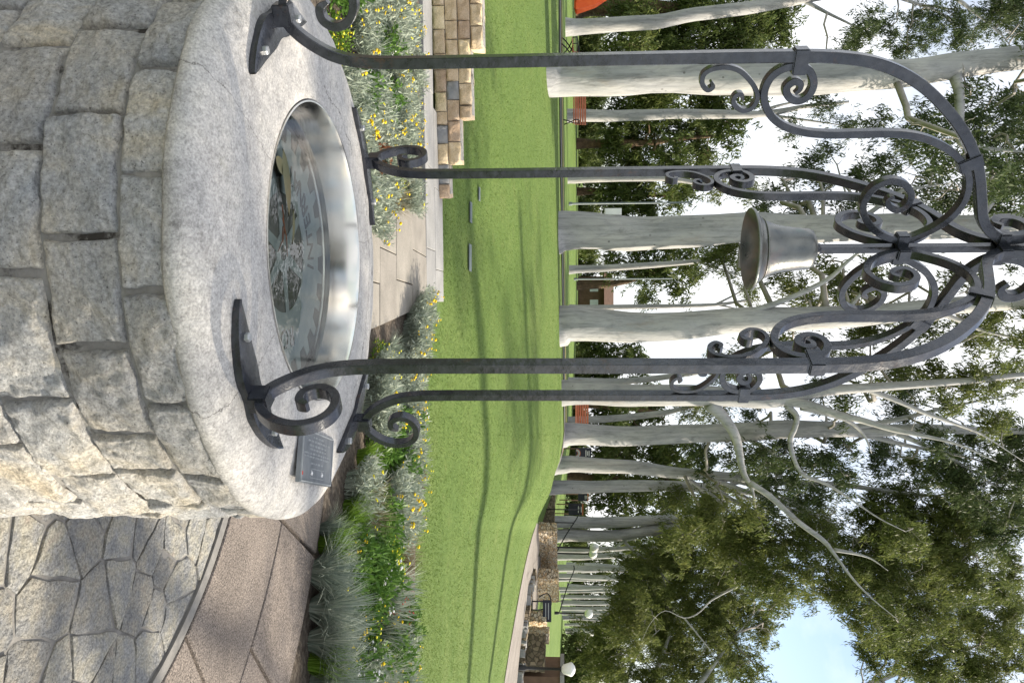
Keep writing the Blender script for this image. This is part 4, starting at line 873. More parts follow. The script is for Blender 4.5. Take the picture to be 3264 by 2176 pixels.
tree('gum_tree', 'thin leaning gum trunk below the bell', 42.0, [(1312, 620, 22), (1340, 618, 18), (1450, 612, 15), (1560, 603, 12), (1640, 596, 8)], [[(1600, 600, 6), (1660, 620, 4), (1720, 640, 3)]], [(1640, 590, 40), (1690, 620, 30)], 'dense_leaf', group=GG, dens=0.35)
tree('gum_tree', 'very thin straight gum trunk left of the thick one with the bare limb', 42.0, [(1311, 706, 16), (1340, 706, 13), (1500, 703, 11), (1640, 701, 8), (1720, 690, 5)], [[(1640, 701, 5), (1700, 670, 4), (1740, 640, 3)], [(1650, 700, 5), (1720, 715, 3)]], [(1720, 660, 28), (1740, 690, 22)], 'gum_leaf', group=GG, dens=0.3)
tree('gum_tree', 'thin gum trunk between the two right posts', 40.0, [(1307, 876, 22), (1340, 876, 18), (1450, 874, 15), (1560, 862, 12), (1650, 848, 8)], [], [(1660, 846, 34), (1700, 860, 26)], 'gum_leaf', group=GG, dens=0.35)
tree('gum_tree', 'thin gum trunk leaning left just right of the far right post', 40.0, [(1307, 966, 20), (1340, 964, 17), (1450, 957, 15), (1530, 948, 13), (1570, 938, 9), (1640, 925, 6)], [], [(1600, 940, 40), (1660, 950, 36)], 'gum_leaf', group=GG, dens=0.4)
for k, (y, wd, Y) in enumerate([(1262, 17, 48), (1284, 18, 50), (1302, 15, 52), (1319, 14, 55), (1333, 12, 58), (1346, 12, 60), (1359, 11, 63), (1371, 10, 66), (1383, 10, 68), (1395, 9, 70), (1405, 9, 73), (1415, 8, 76), (1425, 8, 80), (1434, 7, 84), (1443, 7, 88), (1451, 6, 92), (1273, 8, 86), (1293, 8, 90), (1310, 7, 94), (1326, 7, 96), (1340, 7, 98), (1353, 6, 98), (1365, 6, 99), (1389, 6, 99)]):
    q = random.Random(k + 3); l1 = q.uniform(-14, 14); y += q.uniform(-6, 6); wd *= q.uniform(0.6, 1.35); ordn = ('first', 'second', 'third', 'fourth', 'fifth', 'sixth', 'seventh', 'eighth', 'ninth', 'tenth', 'eleventh', 'twelfth', 'thirteenth', 'fourteenth', 'fifteenth', 'sixteenth', 'first', 'second', 'third', 'fourth', 'fifth', 'sixth', 'seventh', 'eighth')[k]
    tree('avenue_gum', f'far pale gum trunk in the avenue at right, {ordn} from the leaning gum' if k < 16 else f'faint slender gum trunk in the back row of the avenue, {ordn} from left', Y, [(1300, y, wd), (1325, y, wd * .88), (1390, y + l1 * .3, wd * .8), (1450, y + l1 * .7, wd * .62), (1520, y + l1, wd * .4)],
         [[(1400 + q.uniform(-10, 20), y + l1 * .3, wd * .35), (1440, y + l1 + 14 * q.choice((-1, 1)), wd * .25), (1490, y + 26 * q.choice((-1, 1)), wd * .15)]],
         [(1500 + q.uniform(0, 40), y + q.uniform(-10, 10), 34), (1455 + q.uniform(0, 20), y + q.uniform(-16, 16), 20)], 'gum_leaf', dens=0.5, leaf_l=0.34, leaf_w=0.085, group='gums in the far avenue')
tree('gum_tree', 'big gum at the right edge with low drooping olive foliage', 40.0, [(1296, 1640, 60), (1340, 1640, 52), (1600, 1630, 46), (1800, 1620, 36), (2000, 1610, 26), (2200, 1600, 16)],
     [[(1480, 1636, 18), (1500, 1560, 14), (1530, 1480, 10), (1560, 1400, 7), (1610, 1320, 4)], [(1560, 1634, 18), (1620, 1550, 13), (1680, 1470, 9), (1740, 1400, 6)], [(1440, 1638, 14), (1440, 1560, 10), (1470, 1490, 7), (1520, 1440, 4)], [(1900, 1615, 20), (2000, 1570, 14), (2100, 1530, 10), (2200, 1500, 7), (2300, 1460, 5)], [(2060, 1608, 14), (2130, 1560, 10), (2240, 1540, 7), (2352, 1530, 5)]],
     [(1480, 1332, 74), (1460, 1422, 74), (1420, 1502, 74), (1405, 1568, 66), (1540, 1402, 92), (1560, 1502, 92), (1620, 1352, 82), (1640, 1452, 82), (1560, 1302, 54), (1700, 1402, 74), (1720, 1322, 70), (1690, 1520, 60), (1760, 1440, 46), (1500, 1568, 74), (1620, 1562, 60), (1390, 1440, 34), (1790, 1380, 40),
      (2060, 1502, 56), (2150, 1522, 60), (2240, 1482, 60), (2320, 1422, 52), (2300, 1552, 54), (2210, 1402, 44), (2000, 1492, 28), (2190, 1568, 44), (1740, 1560, 30), (2100, 1470, 46), (2180, 1452, 50), (2260, 1422, 50), (2330, 1482, 52), (2250, 1550, 48), (2340, 1380, 46), (1660, 1300, 50), (1500, 1270, 40)], 'gum_leaf', group=GG, dens=0.62, spread=1.8)
# gums added out of view to the right to shade the lawn and well
def side_gum(x, y, H, rad, label, crown, dens, seed):
    rg = np.random.default_rng(seed); root = empty('added_shade_gum', (x, y, zt(x, y))); tag(root, label, 'tree', 'shade gums added out of view at right')
    tr = [Vector((0.3 * math.sin(t * 3) * t, 0.2 * math.sin(t * 2.2), -0.2 + t * H)) for t in np.linspace(0, 1, 10)]
    m_ = MB(); m_.tube(tr, list(np.linspace(rad * 1.1, rad * 0.35, 10)), 14, 0.07); m_.build('trunk', MAT['gum'], root, True); Vs = []; tw = MB()
    for (cx, cy, cz, r_) in crown:
        c = np.array([cx, cy, cz], float); lp = limb_path(np.array(tr[6]) * 0.4 + np.array(tr[8]) * 0.6, c, rg); tw.tube([Vector(q) for q in lp], list(np.linspace(0.09, 0.03, len(lp)) * (0.3 if r_ < 0.5 else 1.0)), 6)
        ns = int(8 * r_ * r_ + 4); sub = rg.normal(size=(ns, 3)); sub /= np.linalg.norm(sub, axis=1, keepdims=True); sub = c + sub * rg.random((ns, 1)) ** 0.5 * r_; n = int(dens * r_ * r_)
        C = sub[rg.integers(0, ns, n)] + rg.normal(0, 0.2, (n, 3)); D_ = rg.normal(0, .6, (n, 3)) + np.array([0, 0, -.9]); D_ /= np.linalg.norm(D_, axis=1, keepdims=True); Vs.append(leaf_quads(C, D_, 0.22, 0.05, rg))
    leaves_obj('crown', np.concatenate(Vs), MAT['gum_leaf'], root)['kind'] = 'stuff'; tw.build('branches', MAT['twig'], root, True)['kind'] = 'stuff'
side_gum(14.0, 6.0, 12.5, 0.36, 'added shade gum to the right of the well, beyond the picture', [(0.9, 0.7, 8.0, 1.0), (0.7, 2.5, 8.6, 1.25), (-2.7, -0.2, 11.2, 0.9), (0.3, 0.4, 12.0, 1.2), (1.4, -1.8, 8.6, 0.9), (-2.0, -1.0, 12.6, 1.0), (-1.38, -1.07, 10.1, 0.40), (-1.40, -1.05, 10.1, 0.42), (-1.36, -1.07, 10.05, 0.38), (-2.2, -0.4, 10.5, 0.7)], 400, 5)  # added tree, leaf clumps placed to shade the cap and paving
side_gum(26.0, 19.3, 23, 0.36, 'tall added shade gum right of the lawn, beyond the picture', [(0, 0, 20, 1.6), (-1.5, 1, 21, 1.5), (1.3, -1, 21, 1.4)], 330, 6)  # this gum and the next stand in for unseen casters of lawn shadows
side_gum(30.0, 24.2, 24, 0.42, 'added shade gum at the right beyond the gravel path, outside the picture', [(0, 0, 21, 1.8), (-1.5, 1, 22, 1.6), (1.3, -1, 22, 1.5)], 330, 7)
# dense dark trees and shrubs closing the view
DD = dict(leaf='dense_leaf', bark='dark_bark', dens=0.72, leaf_l=0.32, leaf_w=0.085, droop=0.8, spread=1.5)
tree('dense_tree', 'tall dark dense evergreen with a furrowed brown trunk at the far left', 56.0, [(1330, 12, 66), (1350, 12, 54), (1420, 14, 48), (1500, 20, 40), (1650, 40, 24), (1780, 50, 10)], [],
     [(1460, 70, 66), (1520, 110, 80), (1600, 60, 90), (1700, 60, 90), (1775, 75, 62), (1800, 20, 56), (1580, 170, 74), (1660, 170, 74), (1725, 190, 56), (1600, -20, 80), (1450, 130, 60), (1510, 195, 60)], **DD)
tree('dense_tree', 'dark dense weeping tree between the two left posts', 58.0, [(1345, 330, 26), (1370, 330, 20), (1450, 330, 16), (1560, 320, 10), (1650, 310, 5)], [],
     [(1440, 260, 66), (1510, 290, 74), (1600, 310, 66), (1680, 290, 50), (1460, 370, 66), (1550, 380, 54), (1620, 370, 40), (1500, 220, 50), (1640, 240, 50), (1420, 330, 44)], **DD)
tree('dense_tree', 'dark rounded tree just right of the far left post', 60.0, [(1345, 440, 20), (1370, 440, 16), (1450, 445, 12), (1560, 450, 6)], [],
     [(1420, 430, 50), (1480, 450, 52), (1550, 445, 40), (1430, 500, 44), (1500, 490, 34), (1590, 440, 28)], **DD)
tree('dense_tree', 'dark leafy tree seen below the bell between two pale trunks', 60.0, [(1350, 656, 20), (1380, 655, 16), (1440, 645, 13), (1500, 625, 9), (1560, 610, 5)], [],
     [(1410, 610, 36), (1470, 620, 48), (1530, 612, 52), (1580, 600, 42), (1470, 562, 46), (1530, 560, 38), (1570, 672, 28), (1490, 690, 30), (1600, 640, 26)], **{**DD, 'dens': 0.6})
tree('dense_tree', 'low green tree left of the near right post', 62.0, [(1335, 830, 18), (1360, 830, 14), (1420, 828, 10), (1480, 825, 5)], [],
     [(1385, 800, 40), (1420, 832, 44), (1460, 812, 34), (1370, 850, 40), (1480, 842, 26)], **DD)
tree('dense_tree', 'green bushy tree between and right of the two right posts', 62.0, [(1335, 930, 20), (1360, 930, 16), (1430, 935, 12), (1510, 945, 6)], [],
     [(1400, 890, 50), (1440, 930, 50), (1490, 905, 38), (1400, 965, 50), (1470, 975, 46), (1530, 1015, 44), (1420, 1030, 46), (1510, 950, 34)], **DD)
tree('dense_tree', 'olive green dense tree behind the right hand gum trunks', 64.0, [(1330, 1095, 20), (1360, 1095, 16), (1440, 1100, 12), (1560, 1105, 6)], [],
     [(1400, 1060, 50), (1450, 1045, 50), (1530, 1052, 56), (1595, 1052, 44), (1400, 1130, 50), (1480, 1142, 56), (1560, 1150, 50), (1630, 1160, 44), (1440, 1215, 50), (1530, 1222, 50), (1600, 1215, 40)], **DD)
tree('dense_tree', 'dark conifer mass at the right edge beyond the lamp post', 76.0, [(1296, 1560, 20), (1320, 1560, 16), (1350, 1560, 10), (1380, 1560, 5)], [],
     [(1325, 1480, 34), (1330, 1520, 44), (1340, 1565, 48), (1312, 1545, 34), (1370, 1500, 36), (1310, 1600, 50)], **DD)
tree('dense_tree', 'olive trees closing the far end of the gum avenue', 105.0, [(1300, 1345, 8), (1315, 1345, 7), (1360, 1345, 5), (1400, 1345, 3)], [],
     [(1345, 1262, 26), (1350, 1300, 26), (1340, 1335, 26), (1345, 1370, 26), (1340, 1405, 24), (1345, 1440, 24), (1390, 1280, 30), (1390, 1330, 30), (1385, 1385, 30), (1385, 1430, 28), (1325, 1285, 14), (1322, 1350, 14), (1322, 1420, 14)], **{**DD, 'leaf_l': 0.5, 'leaf_w': 0.14, 'dens': 0.75})
for k, (y, x, r_) in enumerate(((40, 1372, 34), (120, 1376, 34), (200, 1376, 34), (300, 1374, 32), (380, 1372, 30), (470, 1368, 26), (560, 1364, 24), (610, 1362, 20), (800, 1346, 22), (850, 1345, 22), (950, 1340, 24), (1040, 1338, 26), (1110, 1338, 26), (1180, 1338, 26), (1240, 1340, 26))):
    nm = ('leftmost', 'second', 'third', 'fourth', 'fifth', 'sixth', 'seventh', 'eighth', 'ninth', 'tenth', 'eleventh', 'twelfth', 'thirteenth', 'fourteenth', 'rightmost')[k]
    tree('dark_shrub', f'dark shrub at the foot of the far tree line, {nm} of fifteen from the left', 68.0, [(x - 40, y, 8), (x - 25, y, 6), (x - 5, y, 3)], [], [(x - 8, y - 22, r_), (x, y, r_ * 1.1), (x - 8, y + 24, r_), (x - 22, y, r_)], group='shrubs along the far tree line', cat='shrub', limbs=False, **{k_: v for k_, v in DD.items()})

# ------------------------------------------------------------------ flower bed
def blades(n, L, wd, spread, up, rg, base_r=0.05, droop=0.5, jit=0.25):
    """arching grass blades as tapered strips"""
    a = rg.uniform(0, 6.283, n); L = L * rg.uniform(1 - jit * 1.6, 1 + jit * 0.6, n); out = spread * rg.uniform(0.15, 1.0, n)
    bx = np.stack([np.cos(a), np.sin(a)], 1) * (base_r * rg.random(n) ** 0.5)[:, None]; S = []
    sx, sy = -np.sin(a + rg.normal(0, .5, n)), np.cos(a + rg.normal(0, .5, n))
    for t in (0, 0.35, 0.7, 1.0):
        h = L * up * (t - droop * out * t * t); r = L * out * t ** 1.4; w_ = wd * (1 - 0.92 * t ** 1.5) / 2
        c = np.stack([bx[:, 0] + np.cos(a) * r, bx[:, 1] + np.sin(a) * r, h], 1); s = np.stack([sx * w_, sy * w_, np.zeros(n)], 1); S += [c - s, c + s]
    V = np.stack(S, 1).reshape(-1, 3); k = np.arange(n)[:, None] * 8
    F = np.concatenate([k + np.array([[0, 1, 3, 2]]), k + np.array([[2, 3, 5, 4]]), k + np.array([[4, 5, 7, 6]])]); return V, F
def heads(P, r, rg, sides=6):
    """small rounded flower heads"""
    V = []; F = []
    for p in P:
        q = r * rg.uniform(0.55, 1.45); b = len(V); t = rg.normal(0, 0.35, 2)
        V.append((p[0], p[1], p[2] - q * 0.6)); V.append((p[0] + t[0] * q, p[1] + t[1] * q, p[2] + q * 0.75))
        for k in range(sides):
            a = 6.283 * k / sides; V.append((p[0] + q * math.cos(a), p[1] + q * math.sin(a), p[2] + q * (0.1 + 0.3 * (k % 2) * 0.5)))
        for k in range(sides):
            k2 = (k + 1) % sides; F += [(b, b + 2 + k2, b + 2 + k), (b + 1, b + 2 + k, b + 2 + k2)]
    return np.array(V), np.array(F)
def shells(n, rx, h, rg, lo=0.0):
    """points in a dome"""
    d = rg.normal(size=(n, 3)); d[:, 2] = np.abs(d[:, 2]); d /= np.linalg.norm(d, axis=1, keepdims=True); q = rg.random(n) ** 0.33
    P = d * q[:, None] * np.array([rx, rx, h]); lump = 1 + 0.25 * np.sin(P[:, 0] * 40 + P[:, 1] * 23); P[:, 2] = lo + P[:, 2] * lump; return P, d
PK = {}
def proto(kind, seed):
    rg = np.random.default_rng(seed + 500); parts = []
    if kind == 'tussock': V, F = blades(330, 0.46, 0.0095, 0.9, 0.95, rg, 0.07, 0.62); parts = [('foliage', V, F, 'blue_grass')]
    elif kind == 'green_tuft': V, F = blades(260, 0.28, 0.006, 0.7, 1.0, rg, 0.06, 0.5); parts = [('foliage', V, F, 'bright_leaf')]
    elif kind == 'straw_tuft': V, F = blades(190, 0.34, 0.006, 0.8, 1.0, rg, 0.06, 0.5); parts = [('foliage', V, F, 'straw')]
    elif kind == 'strappy':
        V, F = blades(90, 0.42, 0.018, 0.75, 1.0, rg, 0.06, 0.45); parts = [('foliage', V, F, 'blue_grass')]
        P, _ = shells(12, .18, .30, rg, .05); H = heads(P, .011, rg); parts.append(('flower_heads', H[0], H[1], 'yellow'))
    elif kind == 'button_bush':
        V, F = blades(300, 0.27, 0.0075, 0.8, 1.05, rg, 0.15, 0.35); n = 2400
        st = rg.integers(0, 300, n); t = rg.uniform(0.25, 1.0, n); P = V.reshape(-1, 8, 3); c = P[st, 0] * (1 - t)[:, None] + P[st, 6] * t[:, None]; c[:, 2] += 0.03 * np.sin(t * 3.14)
        d = rg.normal(0, 0.7, (n, 3)) + np.array([0, 0, 0.8]); d /= np.linalg.norm(d, axis=1, keepdims=True)
        V2 = leaf_quads(c, d, 0.050, 0.010, rg); F2 = np.arange(len(V2)).reshape(-1, 4) + len(V)
        parts = [('foliage', np.concatenate([V, V2]), np.concatenate([F, F2]), 'silver_leaf')]
        tips = P[rg.choice(300, 9 if seed % 3 else 4, replace=False), 6] + np.array([0, 0, 0.030]); tips[:, 2] += rg.uniform(0, 0.05, len(tips))
        tips = np.concatenate([tips, tips + rg.normal(0, 0.018, tips.shape)]); H = heads(tips, 0.0150, rg); parts.append(('flower_heads', H[0], H[1], 'yellow' if seed % 2 else 'lemon'))
    elif kind in ('leafy_plant', 'red_shrub', 'dark_bush'):
        n = {'leafy_plant': 1100, 'red_shrub': 700, 'dark_bush': 900}[kind]; P, d = shells(n, .22, .27, rg, .01)
        d = d * 0.6 + rg.normal(0, .6, (n, 3)); d /= np.linalg.norm(d, axis=1, keepdims=True)
        V = leaf_quads(P, d, 0.05, 0.019, rg); parts = [('foliage', V, np.arange(len(V)).reshape(-1, 4), 'red_leaf' if kind == 'red_shrub' else 'green_leaf')]
        if kind == 'leafy_plant':
            cs_ = P[rg.choice(n, 5, replace=False)] * np.array([.8, .8, 1.1]); Q = np.concatenate([c + rg.normal(0, .018, (9, 3)) for c in cs_]); H = heads(Q, .011, rg, 5); parts.append(('flower_heads', H[0], H[1], 'white_fl'))
    elif kind == 'daisy_mat':
        n = 800; P, d = shells(n, .25, .17, rg, .005); d = d * .5 + rg.normal(0, .6, (n, 3)); d /= np.linalg.norm(d, axis=1, keepdims=True)
        V = leaf_quads(P, d, 0.035, 0.012, rg); parts = [('foliage', V, np.arange(len(V)).reshape(-1, 4), 'bright_leaf')]
        P, _ = shells(60, .25, .19, rg, .03); H = heads(P, .0125, rg); parts.append(('flower_heads', H[0], H[1], 'lemon'))
    elif kind == 'paw_plant':
        V, F = blades(70, 0.34, 0.014, 0.8, 1.0, rg, 0.05, 0.45); parts = [('foliage', V, F, 'green_leaf')]
        V, F = blades(7, 0.62, 0.007, 0.35, 1.0, rg, 0.04, 0.2); P = V.reshape(-1, 8, 3)[:, 6]; parts.append(('flower_stalks', V, F, 'red_leaf'))
        Q = np.concatenate([p + rg.normal(0, .022, (3, 3)) for p in P]); H = heads(Q, .010, rg, 5); parts.append(('flower_heads', H[0], H[1], 'red_fl'))
    out = []
    for nm, V, F, mt in parts:
        me = fast_mesh(nm, V, F); me.materials.append(MAT[mt]); out.append((nm, me))
    return out
def plant(kind, x, y, s, rz):
    v = int((abs(x) * 37 + y * 53)) % 3
    if (kind, v) not in PK: PK[(kind, v)] = proto(kind, v * 7 + len(kind))
    root = empty(kind, (x, y, 0.0), rz); root.scale = (s, s, s * random.uniform(.9, 1.1))
    for nm, me in PK[(kind, v)]:
        o = link(bpy.data.objects.new(nm, me), root); o['kind'] = 'stuff'
    return root
DESC = {'tussock': 'blue-grey grass tussock', 'green_tuft': 'fine bright green grass tuft', 'straw_tuft': 'dry straw-coloured grass tuft', 'strappy': 'blue-green strap-leaved plant with yellow buds', 'button_bush': 'silvery bush with yellow button flowers',
        'leafy_plant': 'dark green leafy plant with white flowers', 'red_shrub': 'reddish brown low shrub', 'dark_bush': 'dark green small-leaved bush', 'daisy_mat': 'low mat of lemon yellow daisies', 'paw_plant': 'plant with red flower stalks'}
_T = ['first', 'second', 'third', 'fourth', 'fifth', 'sixth', 'seventh', 'eighth', 'ninth', 'tenth', 'eleventh', 'twelfth', 'thirteenth', 'fourteenth', 'fifteenth', 'sixteenth', 'seventeenth', 'eighteenth', 'nineteenth']
ORD = list(_T)
for _a, _b in (('twenty', 'twentieth'), ('thirty', 'thirtieth'), ('forty', 'fortieth'), ('fifty', 'fiftieth'), ('sixty', 'sixtieth')): ORD += [_b] + [_a + '-' + q for q in _T[:9]]
beds = {'left': [], 'right': []}
pr = random.Random(8)
# left of the slab path
for r_, y in enumerate((5.75, 6.15, 6.6, 7.05, 7.5, 7.95, 8.35)):
    x = PL(y) - 0.18 - 0.15 * (r_ % 2)
    while x > -0.455 * y - 0.15:
        u = pr.random(); kind = 'button_bush'
        if u < 0.10: kind = 'leafy_plant'
        elif u < 0.17: kind = 'red_shrub' if y < 7 else 'daisy_mat'
        elif u < 0.24: kind = 'daisy_mat'
        elif u < 0.36: kind = 'tussock' if y < 7.3 else 'straw_tuft'
        elif u < 0.42: kind = 'dark_bush'
        beds['left'].append((kind, x + pr.uniform(-.06, .06), y + pr.uniform(-.08, .08), pr.uniform(0.85, 1.1) * (0.8 if kind in ('tussock', 'paw_plant') else 1.0) * (0.80 if y > 7.7 else 1)))
        x -= pr.uniform(0.36, 0.48)
# right of the slab path, from the front edge back
for kind, X, Y_, s in [('tussock', 712, 1312, 0.95), ('tussock', 716, 1395, 1.05), ('tussock', 712, 1470, 0.95), ('green_tuft', 712, 1520, 1.15), ('tussock', 716, 1565, 1.0), ('leafy_plant', 755, 1355, 0.95), ('button_bush', 748, 1400, 0.8), ('tussock', 752, 1440, 0.9), ('button_bush', 752, 1490, 0.9), ('leafy_plant', 756, 1535, 1.0), ('button_bush', 742, 1335, 0.75),
                       ('green_tuft', 735, 1248, 1.1), ('green_tuft', 772, 1205, 1.2), ('green_tuft', 790, 1165, 1.0), ('tussock', 735, 1213, 0.5), ('button_bush', 765, 1262, 0.7), ('tussock', 798, 1232, 0.6),
                       ('leafy_plant', 775, 1282, 1.1), ('leafy_plant', 800, 1305, 1.2), ('leafy_plant', 815, 1262, 1.1), ('leafy_plant', 810, 1350, 1.0), ('leafy_plant', 800, 1400, 1.0), ('daisy_mat', 805, 1455, 1.15), ('leafy_plant', 805, 1510, 1.1), ('button_bush', 800, 1558, 1.0),
                       ('daisy_mat', 868, 1238, 1.15), ('daisy_mat', 878, 1270, 1.2), ('daisy_mat', 872, 1302, 1.1), ('leafy_plant', 838, 1330, 1.1), ('strappy', 842, 1372, 1.15), ('paw_plant', 830, 1392, 0.62), ('strappy', 850, 1412, 1.1), ('strappy', 845, 1448, 1.0), ('dark_bush', 850, 1485, 1.2), ('dark_bush', 870, 1520, 1.1), ('tussock', 845, 1545, 1.0), ('daisy_mat', 848, 1500, 1.0),
                       ('straw_tuft', 900, 1262, 1.1), ('straw_tuft', 905, 1295, 1.0), ('strappy', 890, 1340, 0.9), ('dark_bush', 905, 1455, 1.0), ('dark_bush', 915, 1400, 0.8), ('tussock', 890, 1560, 1.0), ('button_bush', 900, 1500, 0.9), 
                       ('button_bush', 800, 1120, 0.95), ('straw_tuft', 812, 1150, 1.1), ('straw_tuft', 815, 1195, 1.1), ('dark_bush', 835, 1165, 1.0), ('leafy_plant', 840, 1215, 1.0), ('button_bush', 872, 1140, 1.1), ('button_bush', 880, 1185, 1.1), ('button_bush', 905, 1120, 1.0), ('button_bush', 905, 1170, 1.0), ('daisy_mat', 905, 1215, 1.0), 
                       ('green_tuft', 822, 1050, 1.1), ('leafy_plant', 850, 1022, 0.95), ('leafy_plant', 865, 985, 1.0), ('button_bush', 840, 935, 1.0), ('button_bush', 845, 890, 1.0), ('tussock', 868, 905, 0.7), ('dark_bush', 880, 950, 0.8), ('dark_bush', 890, 1065, 1.0), ('button_bush', 905, 1020, 1.05), ('button_bush', 915, 1065, 1.0), ('red_shrub', 915, 1092, 0.9), ('leafy_plant', 912, 960, 0.9), ('button_bush', 908, 990, 1.0), 
                       ('button_bush', 852, 850, 0.8), ('daisy_mat', 858, 825, 0.8), ('tussock', 880, 800, 0.55), ('tussock', 885, 835, 0.55), ('button_bush', 905, 875, 1.0), ('button_bush', 918, 910, 1.0), ('button_bush', 918, 840, 1.05), ('button_bush', 925, 800, 1.05), ('button_bush', 930, 765, 1.0), ('button_bush', 938, 735, 1.0), ('button_bush', 950, 708, 0.9), ('button_bush', 925, 940, 0.95), ('strappy', 905, 920, 0.8),
                       ('tussock', 716, 1640, 1.0), ('leafy_plant', 760, 1610, 1.0), ('button_bush', 760, 1690, 1.0), ('tussock', 720, 1720, 1.0), ('daisy_mat', 800, 1640, 1.1), ('button_bush', 845, 1610, 1.0), ('leafy_plant', 840, 1690, 1.1), ('button_bush', 895, 1620, 1.0), ('tussock', 890, 1690, 1.0), ('dark_bush', 800, 1720, 1.1), ('button_bush', 900, 1750, 1.0)]:
    p = flat(X, Y_); beds['right'].append((kind, p.x, p.y, s))
for side, L in beds.items():
    byk = {}
    for k_ in L: byk.setdefault(k_[0], []).append(k_)
    for kind, items in byk.items():
        items.sort(key=lambda q: q[1] / q[2])
        for i, (kd, x, y, s) in enumerate(items):
            o = plant(kd, x, y, s, pr.uniform(0, 6.28)); tag(o, f'{DESC[kd]}, {ORD[i]} such from left, {side} bed', 'plant' if kd not in ('tussock', 'green_tuft', 'straw_tuft') else 'grass', f'{DESC[kd].split(" with")[0]}s in the flower bed')

# ------------------------------------------------------------------ furniture and small things beyond the lawn
def bench(x, y, L, rz, label, Y=None):
    p = ground(x, y) if Y is None else Vector((at(x, y, Y).x, Y, zt(at(x, y, Y).x, Y)))
    b = empty('park_bench', p, rz); tag(b, label, 'bench', 'red slatted park benches')
    for k in range(5): m_ = MB(); m_.box((0, -0.05 - 0.10 * k, 0.44 - 0.006 * abs(k - 2)), (L, 0.075, 0.035)); m_.build('seat_slat', MAT['bench_wood'], b)
    for k in range(5): m_ = MB(); m_.box((0, 0.06 + 0.028 * k, 0.52 + 0.10 * k), (L, 0.03, 0.075)); m_.build('back_slat', MAT['bench_wood'], b)
    for sx in (-1, 1):
        m_ = MB(); X = sx * (L / 2 - 0.06)
        m_.tube([(X, -0.50, 0.0), (X, -0.36, 0.16), (X, -0.18, 0.30), (X, 0.02, 0.42), (X, 0.10, 0.62), (X, 0.22, 1.02)], 0.026, 8)
        m_.tube([(X, 0.28, 0.0), (X, 0.10, 0.10), (X, -0.10, 0.28), (X, -0.34, 0.41), (X, -0.48, 0.43), (X, -0.50, 0.62), (X, -0.30, 0.66), (X, 0.06, 0.64)], 0.024, 8); m_.build('end_frame', MAT['black'], b, True)
    return b
bench(1290, 124, 1.9, R(-62), 'red slatted bench with black iron ends beside the leaning gum at left')
bench(1302, 240, 1.7, R(0), 'red slatted bench half hidden by the big gum trunk at left', Y=34)
bench(1302, 936, 1.7, R(20), 'red slatted bench right of the far right post', Y=33)
# folded orange sunshade cut by the left edge
um = empty('sunshade', ground(1288, -6)); tag(um, 'orange folded sunshade at the left edge beyond the lawn', 'sunshade')
m_ = MB(); m_.tube([(0, 0, 0), (0, 0, 2.0)], 0.02, 8); m_.build('pole', MAT['galv'], um, True)
m_ = MB(); V_ = []
for r, z in ((0.03, 1.95), (0.42, 1.30), (0.62, 0.62), (0.55, 0.55)):
    for k in range(16): a = k * math.pi / 8; q = r * (1.0 if k % 2 else 0.80); V_.append((q * math.cos(a), q * math.sin(a), z - (0.05 if k % 2 else 0) + 0.05 * math.sin(k * 2.1)))
m_.add(V_, [(i * 16 + k, i * 16 + (k + 1) % 16, (i + 1) * 16 + (k + 1) % 16, (i + 1) * 16 + k) for i in range(3) for k in range(16)]); m_.build('canopy', MAT['orange'], um)
# white meter box on the trunk behind the bell
p = at(1408, 487, 23.9); bx_ = empty('meter_box', p); tag(bx_, 'small white box fixed to the left side of the gum trunk behind the bell', 'box')
m_ = MB(); m_.box((0, 0, 0.0), (0.20, 0.16, 0.50)); m_.build('case', MAT['white'], bx_)
m_ = MB(); m_.box((0.0, -0.088, 0.0), (0.17, 0.012, 0.45)); m_.build('door', MAT['white'], bx_)
m_ = MB(); m_.box((0.12, 0.0, 0.0), (0.05, 0.06, 0.46)); m_.build('bracket', MAT['galv'], bx_)
def pole(x, y, Y, x2, rad, label, mat='plate'):
    a = at(x, y, Y); z0 = zt(a.x, Y); b = at(x2, y, Y); m_ = MB(); m_.lathe([(rad * 1.8, 0), (rad * 1.8, 0.15), (rad, 0.2), (rad * 0.8, b.z - z0), (0.001, b.z - z0 + 0.02)], 10); o = m_.build('light_pole', MAT[mat], None, True); o.location = (a.x, Y, z0); tag(o, label, 'pole')
pole(1314, 468, 42, 1590, 0.055, 'thin pale pole left of the thick gum trunk behind the bell')
pole(1332, 641, 52, 1545, 0.05, 'thin grey pole between the two thick trunks near the centre')
def lamp(x, y, Y, xtop, label, glob=0.24, lantern=False):
    a = at(x, y, Y); z0 = zt(a.x, Y); H = at(xtop, y, Y).z - z0; L = empty('lamp_post', (a.x, Y, z0)); tag(L, label, 'lamp post', 'park lamp posts')
    m_ = MB(); m_.lathe([(0.11, 0), (0.11, 0.25), (0.06, 0.35), (0.05, H - 2.2 * glob), (0.10, H - 2.1 * glob), (0.11, H - 2 * glob)], 12); m_.build('post', MAT['black'], L, True)
    m_ = MB()
    if lantern: m_.lathe([(0.06, H - 2 * glob), (glob * .62, H - 1.7 * glob), (glob * .95, H - 0.7 * glob), (glob * .9, H - 0.45 * glob), (glob * .45, H - 0.1 * glob), (0.01, H)], 12)
    else: m_.lathe([(glob * math.sin(t) + 0.001, H - glob - glob * math.cos(t)) for t in np.linspace(0.3, math.pi, 10)], 16)
    m_.build('globe', MAT['white'], L, True)
lamp(1272, 1256, 44, 1375, 'lamp post with white globe above the pale stone wall, the left one of a pair', 0.25)
lamp(1272, 1270, 47, 1372, 'lamp post with white globe above the pale stone wall, the right one of a pair', 0.25)
lamp(1285, 1407, 56, 1362, 'thin far lamp post with small round globe in front of the gum avenue', 0.30)
lamp(1196, 1533, 30, 1322, 'black lamp post with a white lantern at the right edge', 0.27, True)
